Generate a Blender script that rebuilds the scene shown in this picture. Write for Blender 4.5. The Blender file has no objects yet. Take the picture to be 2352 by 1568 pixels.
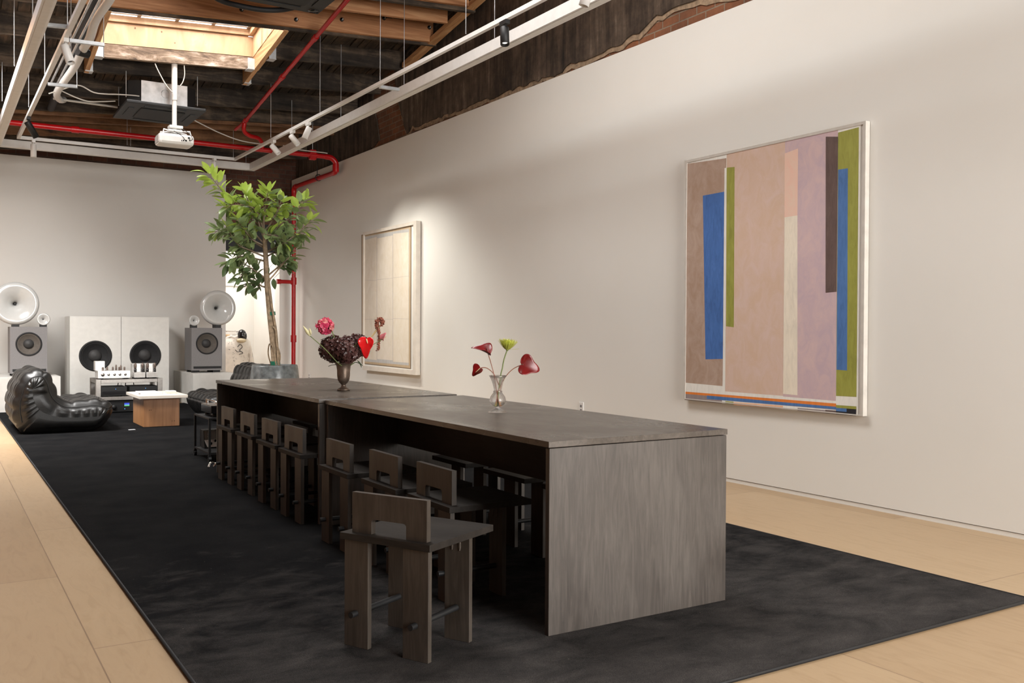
import bpy, bmesh, math, random
from mathutils import Vector, Matrix, noise
S = bpy.context.scene
COL = S.collection
PI = math.pi
R = math.radians

# ---------------------------------------------------------------- camera
F_PX, YAW, PITCH, ROLL, CAM_H = 2135.03, 0.557189, -0.0119028, 0.00527351, 1.18
FW = Vector((math.sin(YAW)*math.cos(PITCH), math.cos(YAW)*math.cos(PITCH), math.sin(PITCH)))
_r = Vector((math.cos(YAW), -math.sin(YAW), 0)); _u = _r.cross(FW)
RT = _r*math.cos(ROLL)+_u*math.sin(ROLL); UP = -_r*math.sin(ROLL)+_u*math.cos(ROLL)
CO = Vector((0, 0, CAM_H))
cam = bpy.data.cameras.new('camera'); cam.sensor_width = 36; cam.lens = F_PX*36/2352; cam.clip_start = .05
co = bpy.data.objects.new('camera', cam); COL.objects.link(co)
m = Matrix((RT, UP, -FW)).transposed().to_4x4(); m.translation = CO; co.matrix_world = m
S.camera = co
def ray(x, y): return (FW*F_PX+RT*(x-1176)-UP*(y-784)).normalized()
def at_z(x, y, z): d = ray(x, y); return CO+d*((z-CAM_H)/d.z)
def at_y(x, y, Y): d = ray(x, y); return CO+d*(Y/d.y)
def at_x(x, y, X): d = ray(x, y); return CO+d*(X/d.x)
def near(x, y, p, off=0.0):            # point of a sight line in the upright plane through p, off metres behind it
    d = ray(x, y); n = Vector((FW.x, FW.y, 0)).normalized(); return CO+d*(((Vector(p)-CO).dot(n)+off)/d.dot(n))
def roof(x, y): return 4.77-.15*(y-10.4)+.068*(x-5.33)   # underside of the sloping joists

# ---------------------------------------------------------------- world, lights, exposure
S.view_settings.view_transform = 'Standard'; S.view_settings.look = 'None'
S.view_settings.gamma = 1; S.view_settings.use_curve_mapping = False
S.view_settings.exposure = 0.07
W = bpy.data.worlds.new('sky'); S.world = W; W.use_nodes = True
W.node_tree.nodes['Background'].inputs[0].default_value = (.82, .9, 1, 1)
W.node_tree.nodes['Background'].inputs[1].default_value = 2.2
def area(name, loc, direction, sx, sy, power, col=(1, 1, 1), spread=180):
    l = bpy.data.lights.new(name, 'AREA'); l.shape = 'RECTANGLE'; l.size = sx; l.size_y = sy; l.energy = power; l.color = col; l.spread = R(spread)
    o = bpy.data.objects.new(name, l); COL.objects.link(o); o.location = loc
    o.rotation_euler = Vector(direction).to_track_quat('-Z', 'Y').to_euler(); return o
area('daylight_front_windows', (3.45, -3.75, 2.3), (.0, 1, -.06), 3.7, 3.6, 1000, (1, .975, .94))
area('daylight_skylight_lounge', (2.5, 11.08, 5.75), (.0, 0, -1), 1.9, 1.25, 190, (1, .975, .94))
area('fill_daylight_side', (-.4, 10.9, 4.62), (.25, .40, -1), 1.6, 2.4, 370, (1, .98, .955), 130)  # fill light of the added side skylight, tilted to reach the lounge end
area('fill_daylight_front', (2.35, 6.0, 5.85), (.0, 0, -1), 1.8, 2.8, 225, (1, .975, .94))  # fill light of the added front skylight, washing the long wall
area('lamp_fitting_room', (3.9, 17.2, 3.1), (0, 0, -1), 1.6, 1.2, 95, (1, .955, .91))

# ---------------------------------------------------------------- materials
class NT:
    def __init__(s, name):
        s.m = bpy.data.materials.new(name); s.m.use_nodes = True; s.t = s.m.node_tree; s.b = s.t.nodes['Principled BSDF']
        s.out = s.t.nodes['Material Output']
    def n(s, k, **kw):
        n = s.t.nodes.new(k)
        for a, v in kw.items(): setattr(n, a, v)
        return n
    def l(s, a, b): s.t.links.new(a, b)
    def coord(s, kind='Object', scale=(1, 1, 1), rot=(0, 0, 0), loc=(0, 0, 0)):
        if kind == 'World': o = s.n('ShaderNodeNewGeometry').outputs['Position']
        else: o = s.n('ShaderNodeTexCoord').outputs[kind]
        mp = s.n('ShaderNodeMapping'); mp.inputs['Scale'].default_value = scale; mp.inputs['Rotation'].default_value = rot; mp.inputs['Location'].default_value = loc
        s.l(o, mp.inputs['Vector']); return mp.outputs[0]
    def noise(s, v, scale, detail=4, rough=.55, dist=0):
        n = s.n('ShaderNodeTexNoise'); s.l(v, n.inputs['Vector'])
        n.inputs['Scale'].default_value = scale; n.inputs['Detail'].default_value = detail; n.inputs['Roughness'].default_value = rough; n.inputs['Distortion'].default_value = dist
        return n.outputs['Fac']
    def ramp(s, fac, stops, interp='LINEAR'):
        r = s.n('ShaderNodeValToRGB'); r.color_ramp.interpolation = interp; e = r.color_ramp.elements
        while len(e) < len(stops): e.new(.5)
        for k, (p, c) in enumerate(stops): e[k].position = p; e[k].color = (*c, 1) if len(c) == 3 else c
        s.l(fac, r.inputs[0]); return r.outputs[0]
    def mix(s, fac, a, b, mode='MIX'):
        x = s.n('ShaderNodeMix', data_type='RGBA', blend_type=mode)
        for sock, v in ((x.inputs[0], fac), (x.inputs[6], a), (x.inputs[7], b)):
            if hasattr(v, 'is_linked') or hasattr(v, 'links'): s.l(v, sock)
            else: sock.default_value = v if isinstance(v, (int, float)) else (*v, 1)
        return x.outputs[2]
    def math(s, op, a, b=0.0, clamp=False):
        x = s.n('ShaderNodeMath', operation=op); x.use_clamp = clamp
        for sock, v in ((x.inputs[0], a), (x.inputs[1], b)):
            if hasattr(v, 'links'): s.l(v, sock)
            else: sock.default_value = v
        return x.outputs[0]
    def bump(s, h, strength=.2, dist=.01):
        b = s.n('ShaderNodeBump'); b.inputs['Strength'].default_value = strength; b.inputs['Distance'].default_value = dist
        s.l(h, b.inputs['Height']); s.l(b.outputs[0], s.b.inputs['Normal'])
    def base(s, c):
        if hasattr(c, 'links'): s.l(c, s.b.inputs['Base Color'])
        else: s.b.inputs['Base Color'].default_value = (*c, 1)
    def set(s, **k):
        for a, v in k.items(): s.b.inputs[a.replace('_', ' ')].default_value = v
        return s
def simple(name, c, rough=.5, metal=0.0, var=.12, scale=12, bump=0, **k):
    t = NT(name); v = t.coord(); f = t.noise(v, scale, 3)
    lo = tuple(x*(1-var) for x in c); hi = tuple(min(1, x*(1+var)) for x in c)
    t.base(t.ramp(f, [(.3, lo), (.7, hi)])); t.set(Roughness=rough, Metallic=metal, **k)
    if bump: t.bump(t.noise(v, scale*6, 3), bump, .004)
    return t.m
def stained(name, axis, c=(.050, .0405, .034), hi=(.100, .084, .071), rough=.42):
    t = NT(name); sc = {'z': (17, 17, 1.7), 'y': (17, 1.7, 17), 'x': (1.7, 17, 17)}[axis]
    v = t.coord(scale=sc); g = t.noise(v, 1.5, 8, .64, 2.2)
    v2 = t.coord(scale=tuple(1.2 if q > 2 else .6 for q in sc)); cl = t.noise(v2, 2.2, 4, .6, .6)
    fn = t.noise(t.coord(scale=tuple(q*4 if q > 2 else q*2 for q in sc)), 1.6, 5, .7, .8); f = t.math('ADD', t.math('ADD', t.math('MULTIPLY', g, .40), t.math('MULTIPLY', cl, .38)), t.math('MULTIPLY', fn, .22))
    t.base(t.ramp(f, [(.34, tuple(x*.55 for x in c)), (.47, c), (.58, tuple((a+b)/2 for a, b in zip(c, hi))), (.72, hi)]))
    t.l(t.ramp(cl, [(.3, (rough-.06,)*3), (.7, (rough+.12,)*3)]), t.b.inputs['Roughness'])
    t.bump(g, .03, .002); return t.m
def brickmat(name, c1, c2, mortar, soot, soot_amt, swap=False):
    t = NT(name); p = t.n('ShaderNodeNewGeometry').outputs['Position']; s = t.n('ShaderNodeSeparateXYZ'); t.l(p, s.inputs[0])
    cb = t.n('ShaderNodeCombineXYZ'); t.l(s.outputs['X' if swap else 'Y'], cb.inputs[0]); t.l(s.outputs['Z'], cb.inputs[1])
    b = t.n('ShaderNodeTexBrick'); t.l(cb.outputs[0], b.inputs['Vector']); b.inputs['Scale'].default_value = 1
    b.inputs['Brick Width'].default_value = .215; b.inputs['Row Height'].default_value = .078; b.inputs['Mortar Size'].default_value = .007; b.inputs['Mortar Smooth'].default_value = .3
    b.inputs['Color1'].default_value = (*c1, 1); b.inputs['Color2'].default_value = (*c2, 1); b.inputs['Mortar'].default_value = (*mortar, 1)
    v = t.coord('World'); n1 = t.noise(v, 1.3, 6, .65); n2 = t.noise(v, 30, 4)
    c = t.mix(.35, b.outputs['Color'], t.ramp(n2, [(.3, (.25,)*3), (.7, (.8,)*3)]), 'MULTIPLY')
    f = t.ramp(n1, [(.38-soot_amt*.2, (1,)*3), (.62, (0,)*3)]); f2 = t.math('MULTIPLY', f, soot_amt)
    t.base(t.mix(f2, c, soot)); t.set(Roughness=.9)
    t.bump(t.math('ADD', t.math('MULTIPLY', b.outputs['Fac'], -1.0), t.math('MULTIPLY', n2, .4)), .6, .012); return t.m
def charred(name, axis, dark=(.006, .0055, .005), mid=(.03, .022, .016), hi=(.13, .085, .05), shift=0.0):
    t = NT(name); sc = {'x': (.7, 7, 7), 'y': (7, .7, 7), 'z': (7, 7, .7)}[axis]
    v = t.coord('World', scale=sc); a = t.noise(v, 1.6, 8, .68, .8); v2 = t.coord('World'); b = t.noise(v2, 1.7, 6, .7)
    f = t.math('ADD', t.math('MULTIPLY', a, .5), t.math('MULTIPLY', b, .5))
    t.base(t.ramp(f, [(.40+shift, dark), (.52+shift, mid), (.62+shift, tuple((x+y)/2 for x, y in zip(mid, hi))), (.74+shift, hi)]))
    t.set(Roughness=.88); t.bump(a, .7, .02); return t.m
M = {}
def mk():
    t = NT('wall_paint'); v = t.coord('World'); n = t.noise(v, .8, 4); t.base(t.ramp(n, [(.3, (.735, .718, .672)), (.7, (.765, .75, .708))])); t.set(Roughness=.62)
    t.bump(t.noise(v, 60, 3), .05, .003); M['wall'] = t.m
    t = NT('wall_paint_grey'); v = t.coord('World'); n = t.noise(v, .8, 4); t.base(t.ramp(n, [(.3, (.655, .635, .60)), (.7, (.69, .67, .635))])); t.set(Roughness=.65); M['wall_back'] = t.m
    t = NT('floor_plywood'); p = t.n('ShaderNodeNewGeometry').outputs['Position']; s = t.n('ShaderNodeSeparateXYZ'); t.l(p, s.inputs[0])
    cb = t.n('ShaderNodeCombineXYZ'); t.l(t.math('SUBTRACT', s.outputs['Y'], .21), cb.inputs[0]); t.l(t.math('SUBTRACT', s.outputs['X'], .5), cb.inputs[1])
    b = t.n('ShaderNodeTexBrick'); t.l(cb.outputs[0], b.inputs['Vector']); b.inputs['Scale'].default_value = 1; b.inputs['Brick Width'].default_value = 2.33; b.inputs['Row Height'].default_value = 1.165
    b.inputs['Mortar Size'].default_value = .0028; b.inputs['Mortar Smooth'].default_value = .2; b.inputs['Bias'].default_value = 0
    b.inputs['Color1'].default_value = (.47, .335, .20, 1); b.inputs['Color2'].default_value = (.395, .268, .152, 1); b.inputs['Mortar'].default_value = (.26, .17, .10, 1)
    g = t.noise(t.coord('World', scale=(9, 1.6, 1)), 2.0, 7, .6, 1.5); bl = t.noise(t.coord('World'), 1.1, 4)
    c = t.mix(.55, b.outputs['Color'], t.ramp(g, [(.3, (.80, .76, .70)), (.55, (1, 1, 1)), (.8, (.9, .87, .82))]), 'MULTIPLY')
    c = t.mix(.5, c, t.ramp(bl, [(.3, (.88, .84, .8)), (.7, (1, 1, 1))]), 'MULTIPLY')
    t.base(c); t.set(Roughness=.42); M['floor'] = t.m
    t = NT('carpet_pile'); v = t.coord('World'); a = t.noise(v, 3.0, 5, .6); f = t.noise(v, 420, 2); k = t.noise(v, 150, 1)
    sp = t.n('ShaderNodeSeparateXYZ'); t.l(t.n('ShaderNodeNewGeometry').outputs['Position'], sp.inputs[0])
    d1 = t.noise(t.coord('World', scale=(1, 1.6, 1)), 3.4, 8, .7, .4); fr = t.math('MULTIPLY', t.math('SUBTRACT', 4.6, sp.outputs['Y']), .16); du = t.math('ADD', d1, fr)  # paler towards the front: dusty patches, with window light put into the colour
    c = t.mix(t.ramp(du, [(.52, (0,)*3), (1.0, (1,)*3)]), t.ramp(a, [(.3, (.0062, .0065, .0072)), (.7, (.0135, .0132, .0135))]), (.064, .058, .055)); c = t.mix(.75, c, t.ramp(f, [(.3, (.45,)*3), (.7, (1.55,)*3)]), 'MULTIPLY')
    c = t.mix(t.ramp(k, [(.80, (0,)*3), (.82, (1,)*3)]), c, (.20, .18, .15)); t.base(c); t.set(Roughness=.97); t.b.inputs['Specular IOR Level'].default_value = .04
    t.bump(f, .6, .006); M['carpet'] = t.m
    M['wood_z'] = stained('stained_plywood_upright', 'z'); M['wood_y'] = stained('stained_plywood_long', 'y', (.060, .048, .039), (.120, .099, .081), .27)
    M['stool_z'] = stained('stool_plywood_upright', 'z', (.040, .031, .024), (.085, .068, .053), .45); M['stool_y'] = stained('stool_plywood_flat', 'y', (.018, .0145, .012), (.038, .031, .025), .55); M['stool_y'].node_tree.nodes['Principled BSDF'].inputs['Specular IOR Level'].default_value = .2; M['wood_under_shade'] = stained('shade_darkened_board', 'y', (.018, .015, .012), (.036, .03, .025), .6)  # apron board darkened: under-table shade put into its colour
    M['slot_light'] = simple('slot_light_tone', (.09, .072, .058), .6, var=.35, scale=40)  # lighter tone standing for light through the stool leg slots
    M['brick_back'] = brickmat('sooty_brick', (.20, .078, .043), (.12, .05, .032), (.15, .11, .08), (.008, .006, .006), .62, True)
    M['brick_side'] = brickmat('old_red_brick', (.30, .115, .05), (.21, .085, .042), (.30, .225, .16), (.02, .012, .008), .55)
    t = NT('sooty_plaster'); v = t.coord('World', scale=(5, 5, .5)); a = t.noise(v, 2.2, 8, .66, .4); bb = t.noise(t.coord('World'), .9, 6, .62); cc = t.noise(t.coord('World'), 9, 5, .7)
    f = t.math('ADD', t.math('ADD', t.math('MULTIPLY', a, .42), t.math('MULTIPLY', bb, .38)), t.math('MULTIPLY', cc, .2))
    t.base(t.ramp(f, [(.37, (.010, .007, .005)), (.45, (.040, .026, .0165)), (.54, (.095, .066, .045)), (.66, (.27, .205, .15))])); t.set(Roughness=.9); t.bump(f, .5, .03); M['plaster'] = t.m
    M['plaster_edge'] = simple('broken_plaster_edge', (.30, .215, .14), .95, var=.35, scale=22, bump=.4)
    M['char_x'] = charred('charred_joist', 'x', (.007, .0055, .0045), (.040, .029, .021), (.21, .15, .10), -.035); M['deck'] = charred('charred_deck', 'y', (.007, .006, .005), (.040, .028, .019), (.16, .10, .06), -.02)
    M['brown_x'] = charred('brown_joist', 'x', (.02, .012, .008), (.15, .07, .03), (.30, .155, .075), -.05)
    t = NT('new_timber'); v = t.coord('World', scale=(.55, 9, 9)); a = t.noise(v, 1.6, 6, .6, 1.6); t.base(t.ramp(a, [(.32, (.30, .125, .05)), (.5, (.44, .20, .085)), (.68, (.58, .31, .15))])); t.set(Roughness=.6); M['timber'] = t.m
    t = NT('new_timber_long'); v = t.coord('World', scale=(9, .55, 9)); a = t.noise(v, 1.6, 6, .6, 1.6); t.base(t.ramp(a, [(.32, (.36, .17, .07)), (.5, (.50, .27, .12)), (.68, (.62, .38, .2))])); t.set(Roughness=.6); M['timber_y'] = t.m
    t = NT('skylight_plywood'); v = t.coord('World', scale=(3, 3, 1)); a = t.noise(v, 1.8, 6, .6, .6); k = t.noise(t.coord('World'), 16, 1)
    c = t.ramp(a, [(.3, (.48, .275, .14)), (.6, (.61, .395, .235)), (.8, (.67, .49, .34))]); c = t.mix(t.ramp(k, [(.76, (0,)*3), (.8, (1,)*3)]), c, (.2, .1, .05)); t.base(c); t.set(Roughness=.6); M['skyply'] = t.m
    t = NT('weathered_header'); v = t.coord('World', scale=(1.2, 4, 4)); a = t.noise(v, 2.4, 7, .7, .5); t.base(t.ramp(a, [(.36, (.05, .033, .022)), (.5, (.22, .15, .10)), (.6, (.42, .33, .26)), (.72, (.66, .61, .57))])); t.set(Roughness=.85); M['header'] = t.m
mk()
M['white_metal'] = simple('white_enamel', (.72, .71, .69), .38, var=.04); M['white_matte'] = simple('white_matte', (.70, .685, .645), .6, var=.04)
M['galv'] = simple('galvanised_steel', (.52, .53, .54), .42, 1.0, var=.2, scale=9); M['bracket'] = simple('zinc_bracket', (.6, .61, .62), .5, .7, var=.15)
M['steel'] = simple('brushed_steel', (.36, .335, .31), .36, 1.0, var=.1, scale=30); M['chrome'] = simple('chrome', (.8, .8, .8), .12, 1.0, var=.05)
M['black_metal'] = simple('black_metal', (.007, .007, .0075), .55, var=.2); M['black_gloss'] = simple('black_gloss', (.006, .006, .007), .18, var=.1)
M['black_rubber'] = simple('black_rubber', (.008, .008, .009), .65, var=.2); M['black_cone'] = simple('speaker_cone_black', (.008, .008, .009), .75, var=.25, scale=30)
M['grey_cab'] = simple('grey_cabinet', (.205, .195, .195), .6, var=.06, scale=60, bump=.06); M['brown_cone'] = simple('paper_cone', (.10, .085, .072), .8, var=.12, scale=40)
M['dust_cap'] = simple('dust_cap', (.035, .034, .034), .6, var=.1)
M['horn'] = simple('gloss_white_horn', (.53, .53, .515), .16, var=.03, Coat_Weight=.6); M['red'] = simple('red_pipe_enamel', (.42, .005, .007), .3, var=.14, scale=6)
M['white_cable'] = simple('white_cable', (.55, .52, .47), .55, var=.05); M['silver'] = simple('silver_faceplate', (.72, .70, .67), .35, .55, var=.03)
M['tube'] = simple('valve_glass', (.16, .12, .10), .12, .2, var=.4, scale=60); M['dark_tube'] = simple('valve_base', (.012, .01, .01), .3)
M['leather'] = simple('black_leather', (.010, .0095, .009), .37, var=.25, scale=18, bump=.16); M['leather_back'] = simple('worn_leather', (.024, .019, .016), .42, var=.3, scale=14, bump=.16)
M['travertine'] = simple('pale_stone', (.70, .64, .56), .4, var=.07, scale=9); M['paper'] = simple('white_paper', (.74, .75, .77), .6, var=.02)
def plankwood(name, lo, hi, sc):
    t = NT(name); v = t.coord(scale=sc); a = t.noise(v, 1.5, 7, .6, 1.0); t.base(t.ramp(a, [(.3, lo), (.7, hi)])); t.set(Roughness=.45); return t.m
M['frame_paint'] = simple('painted_frame', (.56, .525, .475), .6, var=.08)
M['oak'] = plankwood('warm_oak', (.27, .115, .04), (.42, .20, .08), (14, 14, 1.2))
M['pot'] = simple('glazed_grey_pot', (.115, .125, .125), .28, .1, var=.5, scale=16, bump=.12); M['soil'] = simple('potting_bark', (.10, .045, .02), .95, var=.6, scale=50, bump=.6)
M['bark'] = simple('pale_bark', (.26, .19, .12), .8, var=.4, scale=22, bump=.5); M['twig'] = simple('twig', (.20, .15, .10), .8, var=.25); M['tie'] = simple('green_tie', (.01, .12, .07), .4)
def leafm(name, a, b):
    t = NT(name); n = t.noise(t.coord(), 9, 3); c = t.ramp(n, [(.3, a), (.7, b)]); t.base(c); t.set(Roughness=.33)
    tr = t.n('ShaderNodeBsdfTranslucent'); t.l(c, tr.inputs[0]); mx = t.n('ShaderNodeMixShader'); mx.inputs[0].default_value = .28
    t.l(t.b.outputs[0], mx.inputs[1]); t.l(tr.outputs[0], mx.inputs[2]); t.l(mx.outputs[0], t.out.inputs[0]); return t.m
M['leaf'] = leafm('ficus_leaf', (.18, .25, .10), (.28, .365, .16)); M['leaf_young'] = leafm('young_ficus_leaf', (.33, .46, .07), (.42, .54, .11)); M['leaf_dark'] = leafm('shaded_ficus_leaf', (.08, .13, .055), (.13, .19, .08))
M['bronze'] = simple('aged_bronze', (.17, .125, .095), .42, .75, var=.4, scale=24)
M['stem'] = simple('green_stem', (.13, .17, .05), .5, var=.15); M['red_stem'] = simple('reddish_stem', (.24, .09, .05), .45, var=.2)
M['peony'] = leafm('pink_petal', (.62, .03, .11), (.80, .16, .25)); M['peony_c'] = leafm('pale_pink_petal', (.75, .25, .25), (.8, .4, .35))
M['hydr'] = leafm('dark_hydrangea', (.045, .017, .016), (.14, .06, .052)); M['anth_red'] = simple('red_spathe', (.66, .008, .012), .2, var=.1, Coat_Weight=.4)
M['anth_dark'] = simple('deep_red_spathe', (.15, .004, .004), .36, var=.3, scale=20, Coat_Weight=.05); M['anth_pink'] = simple('pink_spathe', (.72, .22, .24), .35, var=.08)
M['spadix'] = simple('cream_spadix', (.75, .58, .32), .5); M['spadix_dark'] = simple('dark_spadix', (.10, .03, .02), .5); M['bud'] = simple('cream_bud', (.62, .57, .32), .5, var=.1)
M['mum'] = leafm('lime_petal', (.42, .46, .05), (.62, .62, .16)); M['dried'] = simple('dried_tassel', (.26, .085, .05), .9, var=.5, scale=90); M['dryleaf'] = simple('dry_husk', (.45, .33, .16), .7, var=.2); M['vleaf'] = leafm('dark_leaf', (.03, .055, .02), (.06, .1, .035))
def glass(name, tint=(1, 1, 1), ior=1.45, rough=0.0, clear=.0):
    t = NT(name); t.base(tint); t.set(Roughness=rough, IOR=ior, Transmission_Weight=1.0)
    tr = t.n('ShaderNodeBsdfTransparent'); mx = t.n('ShaderNodeMixShader'); mx.inputs[0].default_value = clear
    t.l(t.b.outputs[0], mx.inputs[1]); t.l(tr.outputs[0], mx.inputs[2]); t.l(mx.outputs[0], t.out.inputs[0]); return t.m
def pane(name):
    t = NT(name); t.set(Roughness=.05); t.base((.9, .95, 1)); tr = t.n('ShaderNodeBsdfTransparent'); mx = t.n('ShaderNodeMixShader'); mx.inputs[0].default_value = .93
    t.l(t.b.outputs[0], mx.inputs[1]); t.l(tr.outputs[0], mx.inputs[2]); t.l(mx.outputs[0], t.out.inputs[0]); return t.m
M['pane'] = pane('window_glass'); M['vglass'] = glass('vase_glass', clear=.45); M['water'] = glass('water', (.97, 1, .98), 1.33, clear=.35)
M['pebble_o'] = simple('amber_pebble', (.75, .30, .06), .2, var=.2); M['pebble_g'] = simple('green_pebble', (.5, .55, .12), .2, var=.2)
def emit(name, c, s):
    t = NT(name); t.base((.01, .01, .01)); t.b.inputs['Emission Color'].default_value = (*c, 1); t.b.inputs['Emission Strength'].default_value = s; return t.m
M['lamp_on'] = emit('lit_lens', (1, .93, .82), 2.5); M['led'] = emit('blue_led', (.1, .4, 1), 2)
def screenm():
    t = NT('blue_display'); v = t.coord('Generated'); s = t.n('ShaderNodeSeparateXYZ'); t.l(v, s.inputs[0])
    c = t.ramp(s.outputs['Z'], [(.1, (.05, .35, .05)), (.35, (.25, .6, .5)), (.55, (.05, .12, .75)), (1, (.03, .05, .6))]); t.base((.01,)*3); t.l(c, t.b.inputs['Emission Color']); t.b.inputs['Emission Strength'].default_value = 1.1; return t.m
M['display'] = screenm()
M['knit'] = simple('cream_jersey', (.70, .65, .58), .9, var=.07, scale=14, bump=.2); M['tan_cloth'] = simple('tan_cloth', (.48, .34, .20), .9, var=.1); M['ink'] = simple('black_print', (.03, .03, .03), .9)
M['cream_cap'] = simple('cream_brim', (.50, .42, .28), .7, var=.1)

# ---------------------------------------------------------------- mesh helpers
class MB:
    def __init__(s): s.v = []; s.f = []; s.mi = []; s.sm = []
    def add(s, v, f, mi=0, sm=False, mat=None):
        o = len(s.v)
        s.v += [tuple(mat @ Vector(p)) if mat else tuple(p) for p in v]
        for q in f: s.f.append([i+o for i in q]); s.mi.append(mi); s.sm.append(sm)
        return s
    def box(s, a, b, mi=0, mat=None, bev=0.0):
        x0, y0, z0 = [min(p, q) for p, q in zip(a, b)]; x1, y1, z1 = [max(p, q) for p, q in zip(a, b)]
        if bev:
            bm = bmesh.new(); bmesh.ops.create_cube(bm, size=1)
            for v in bm.verts: v.co = Vector(((x0+x1)/2+v.co.x*(x1-x0), (y0+y1)/2+v.co.y*(y1-y0), (z0+z1)/2+v.co.z*(z1-z0)))
            bmesh.ops.bevel(bm, geom=bm.edges[:], offset=bev, segments=2, affect='EDGES', profile=.5); return s.bm(bm, mi, False, mat)
        v = [(x0, y0, z0), (x1, y0, z0), (x1, y1, z0), (x0, y1, z0), (x0, y0, z1), (x1, y0, z1), (x1, y1, z1), (x0, y1, z1)]
        return s.add(v, [(3, 2, 1, 0), (4, 5, 6, 7), (0, 1, 5, 4), (1, 2, 6, 5), (2, 3, 7, 6), (3, 0, 4, 7)], mi, False, mat)
    def bm(s, bm, mi=0, sm=False, mat=None):
        bm.verts.index_update(); s.add([v.co.copy() for v in bm.verts], [[v.index for v in f.verts] for f in bm.faces], mi, sm, mat); bm.free(); return s
    def tube(s, pts, r, n=10, mi=0, mat=None, cap=True):
        pts = [Vector(p) for p in pts]; rr = r if isinstance(r, (list, tuple)) else [r]*len(pts); vs = []; fs = []
        t0 = (pts[1]-pts[0]).normalized(); a = t0.orthogonal().normalized()
        for i, p in enumerate(pts):
            t = (pts[min(i+1, len(pts)-1)]-pts[max(i-1, 0)]).normalized()
            a = (a-t*a.dot(t)); a = a.normalized() if a.length > 1e-6 else t.orthogonal().normalized(); b = t.cross(a)
            for k in range(n):
                q = 2*PI*k/n; vs.append(p+(a*math.cos(q)+b*math.sin(q))*rr[i])
        for i in range(len(pts)-1):
            for k in range(n): fs.append((i*n+k, i*n+(k+1) % n, (i+1)*n+(k+1) % n, (i+1)*n+k))
        s.add(vs, fs, mi, True, mat)
        if cap: s.add(vs[:n][::-1], [tuple(range(n))], mi, False, mat); s.add(vs[-n:], [tuple(range(n))], mi, False, mat)
        return s
    def lathe(s, prof, n=32, mi=0, mat=None, sm=True):       # profile (r, z) about the local z axis
        vs = []; fs = []; m_ = len(prof)
        for k in range(n):
            q = 2*PI*k/n
            for r, z in prof: vs.append((max(r, 1e-5)*math.cos(q), max(r, 1e-5)*math.sin(q), z))
        for k in range(n):
            j = (k+1) % n
            for i in range(m_-1): fs.append((k*m_+i, j*m_+i, j*m_+i+1, k*m_+i+1))
        return s.add(vs, fs, mi, sm, mat)
    def prism(s, poly, axis, a, b, mi=0, mat=None, sm=False):   # poly of 2-d points extruded along an axis
        def P(p, t): return {'x': (t, p[0], p[1]), 'y': (p[0], t, p[1]), 'z': (p[0], p[1], t)}[axis]
        n = len(poly); v = [P(p, a) for p in poly]+[P(p, b) for p in poly]
        f = [tuple(range(n)), tuple(range(2*n-1, n-1, -1))]
        s.add(v, f, mi, False, mat); s.add(v, [(i, i+n, (i+1) % n+n, (i+1) % n) for i in range(n)], mi, sm, mat); return s
    def grid(s, P, mi=0, sm=True, close_u=False, mat=None):
        nu, nv = len(P), len(P[0]); f = []
        for i in range(nu if close_u else nu-1):
            for j in range(nv-1): f.append((i*nv+j, ((i+1) % nu)*nv+j, ((i+1) % nu)*nv+j+1, i*nv+j+1))
        return s.add([p for row in P for p in row], f, mi, sm, mat)
    def sphere(s, c, r, mi=0, seg=10, mat=None):
        bm = bmesh.new(); bmesh.ops.create_uvsphere(bm, u_segments=seg, v_segments=max(5, seg//2+1), radius=1)
        rr = r if isinstance(r, (tuple, list)) else (r, r, r)
        for v in bm.verts: v.co = Vector((c[0]+v.co.x*rr[0], c[1]+v.co.y*rr[1], c[2]+v.co.z*rr[2]))
        return s.bm(bm, mi, True, mat)
    def build(s, name, mats, parent=None, origin=None, bevel=0.0, solidify=0.0, fix=True):
        me = bpy.data.meshes.new(name); o3 = Vector(origin) if origin is not None else Vector()
        me.from_pydata([tuple(Vector(v)-o3) for v in s.v], [], s.f)
        if not isinstance(mats, (list, tuple)): mats = [mats]
        for q in mats: me.materials.append(M[q] if isinstance(q, str) else q)
        me.polygons.foreach_set('material_index', s.mi); me.polygons.foreach_set('use_smooth', s.sm)
        if fix:
            bm = bmesh.new(); bm.from_mesh(me); bmesh.ops.recalc_face_normals(bm, faces=bm.faces[:]); bm.to_mesh(me); bm.free()
        me.update(); o = bpy.data.objects.new(name, me); COL.objects.link(o); o.location = o3
        if parent: o.parent = parent
        if bevel:
            d = o.modifiers.new('bevel', 'BEVEL'); d.width = bevel; d.segments = 2; d.limit_method = 'ANGLE'; d.angle_limit = R(50)
        if solidify:
            d = o.modifiers.new('solid', 'SOLIDIFY'); d.thickness = solidify; d.offset = 0
        return o
def tag(o, label, cat, group=None, kind=None):
    o['label'] = label; o['category'] = cat
    if group: o['group'] = group
    if kind: o['kind'] = kind
    return o
def thing(name, label, cat, loc=(0, 0, 0), rz=0.0, group=None):
    o = bpy.data.objects.new(name, None); o.empty_display_size = .1; COL.objects.link(o); o.location = loc; o.rotation_euler = (0, 0, rz); return tag(o, label, cat, group)
def struct(name, mb, mats, parent=None, **k):
    o = mb.build(name, mats, parent, **k)
    if not parent: o['kind'] = 'structure'
    return o
def dup(root, loc, rz, label):
    r = root.copy(); COL.objects.link(r); r.location = loc; r.rotation_euler = (0, 0, rz); r['label'] = label
    for ch in list(root.children):
        c = ch.copy(); COL.objects.link(c); c.parent = r
        for g in ch.children: d = g.copy(); COL.objects.link(d); d.parent = c
    return r
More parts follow.
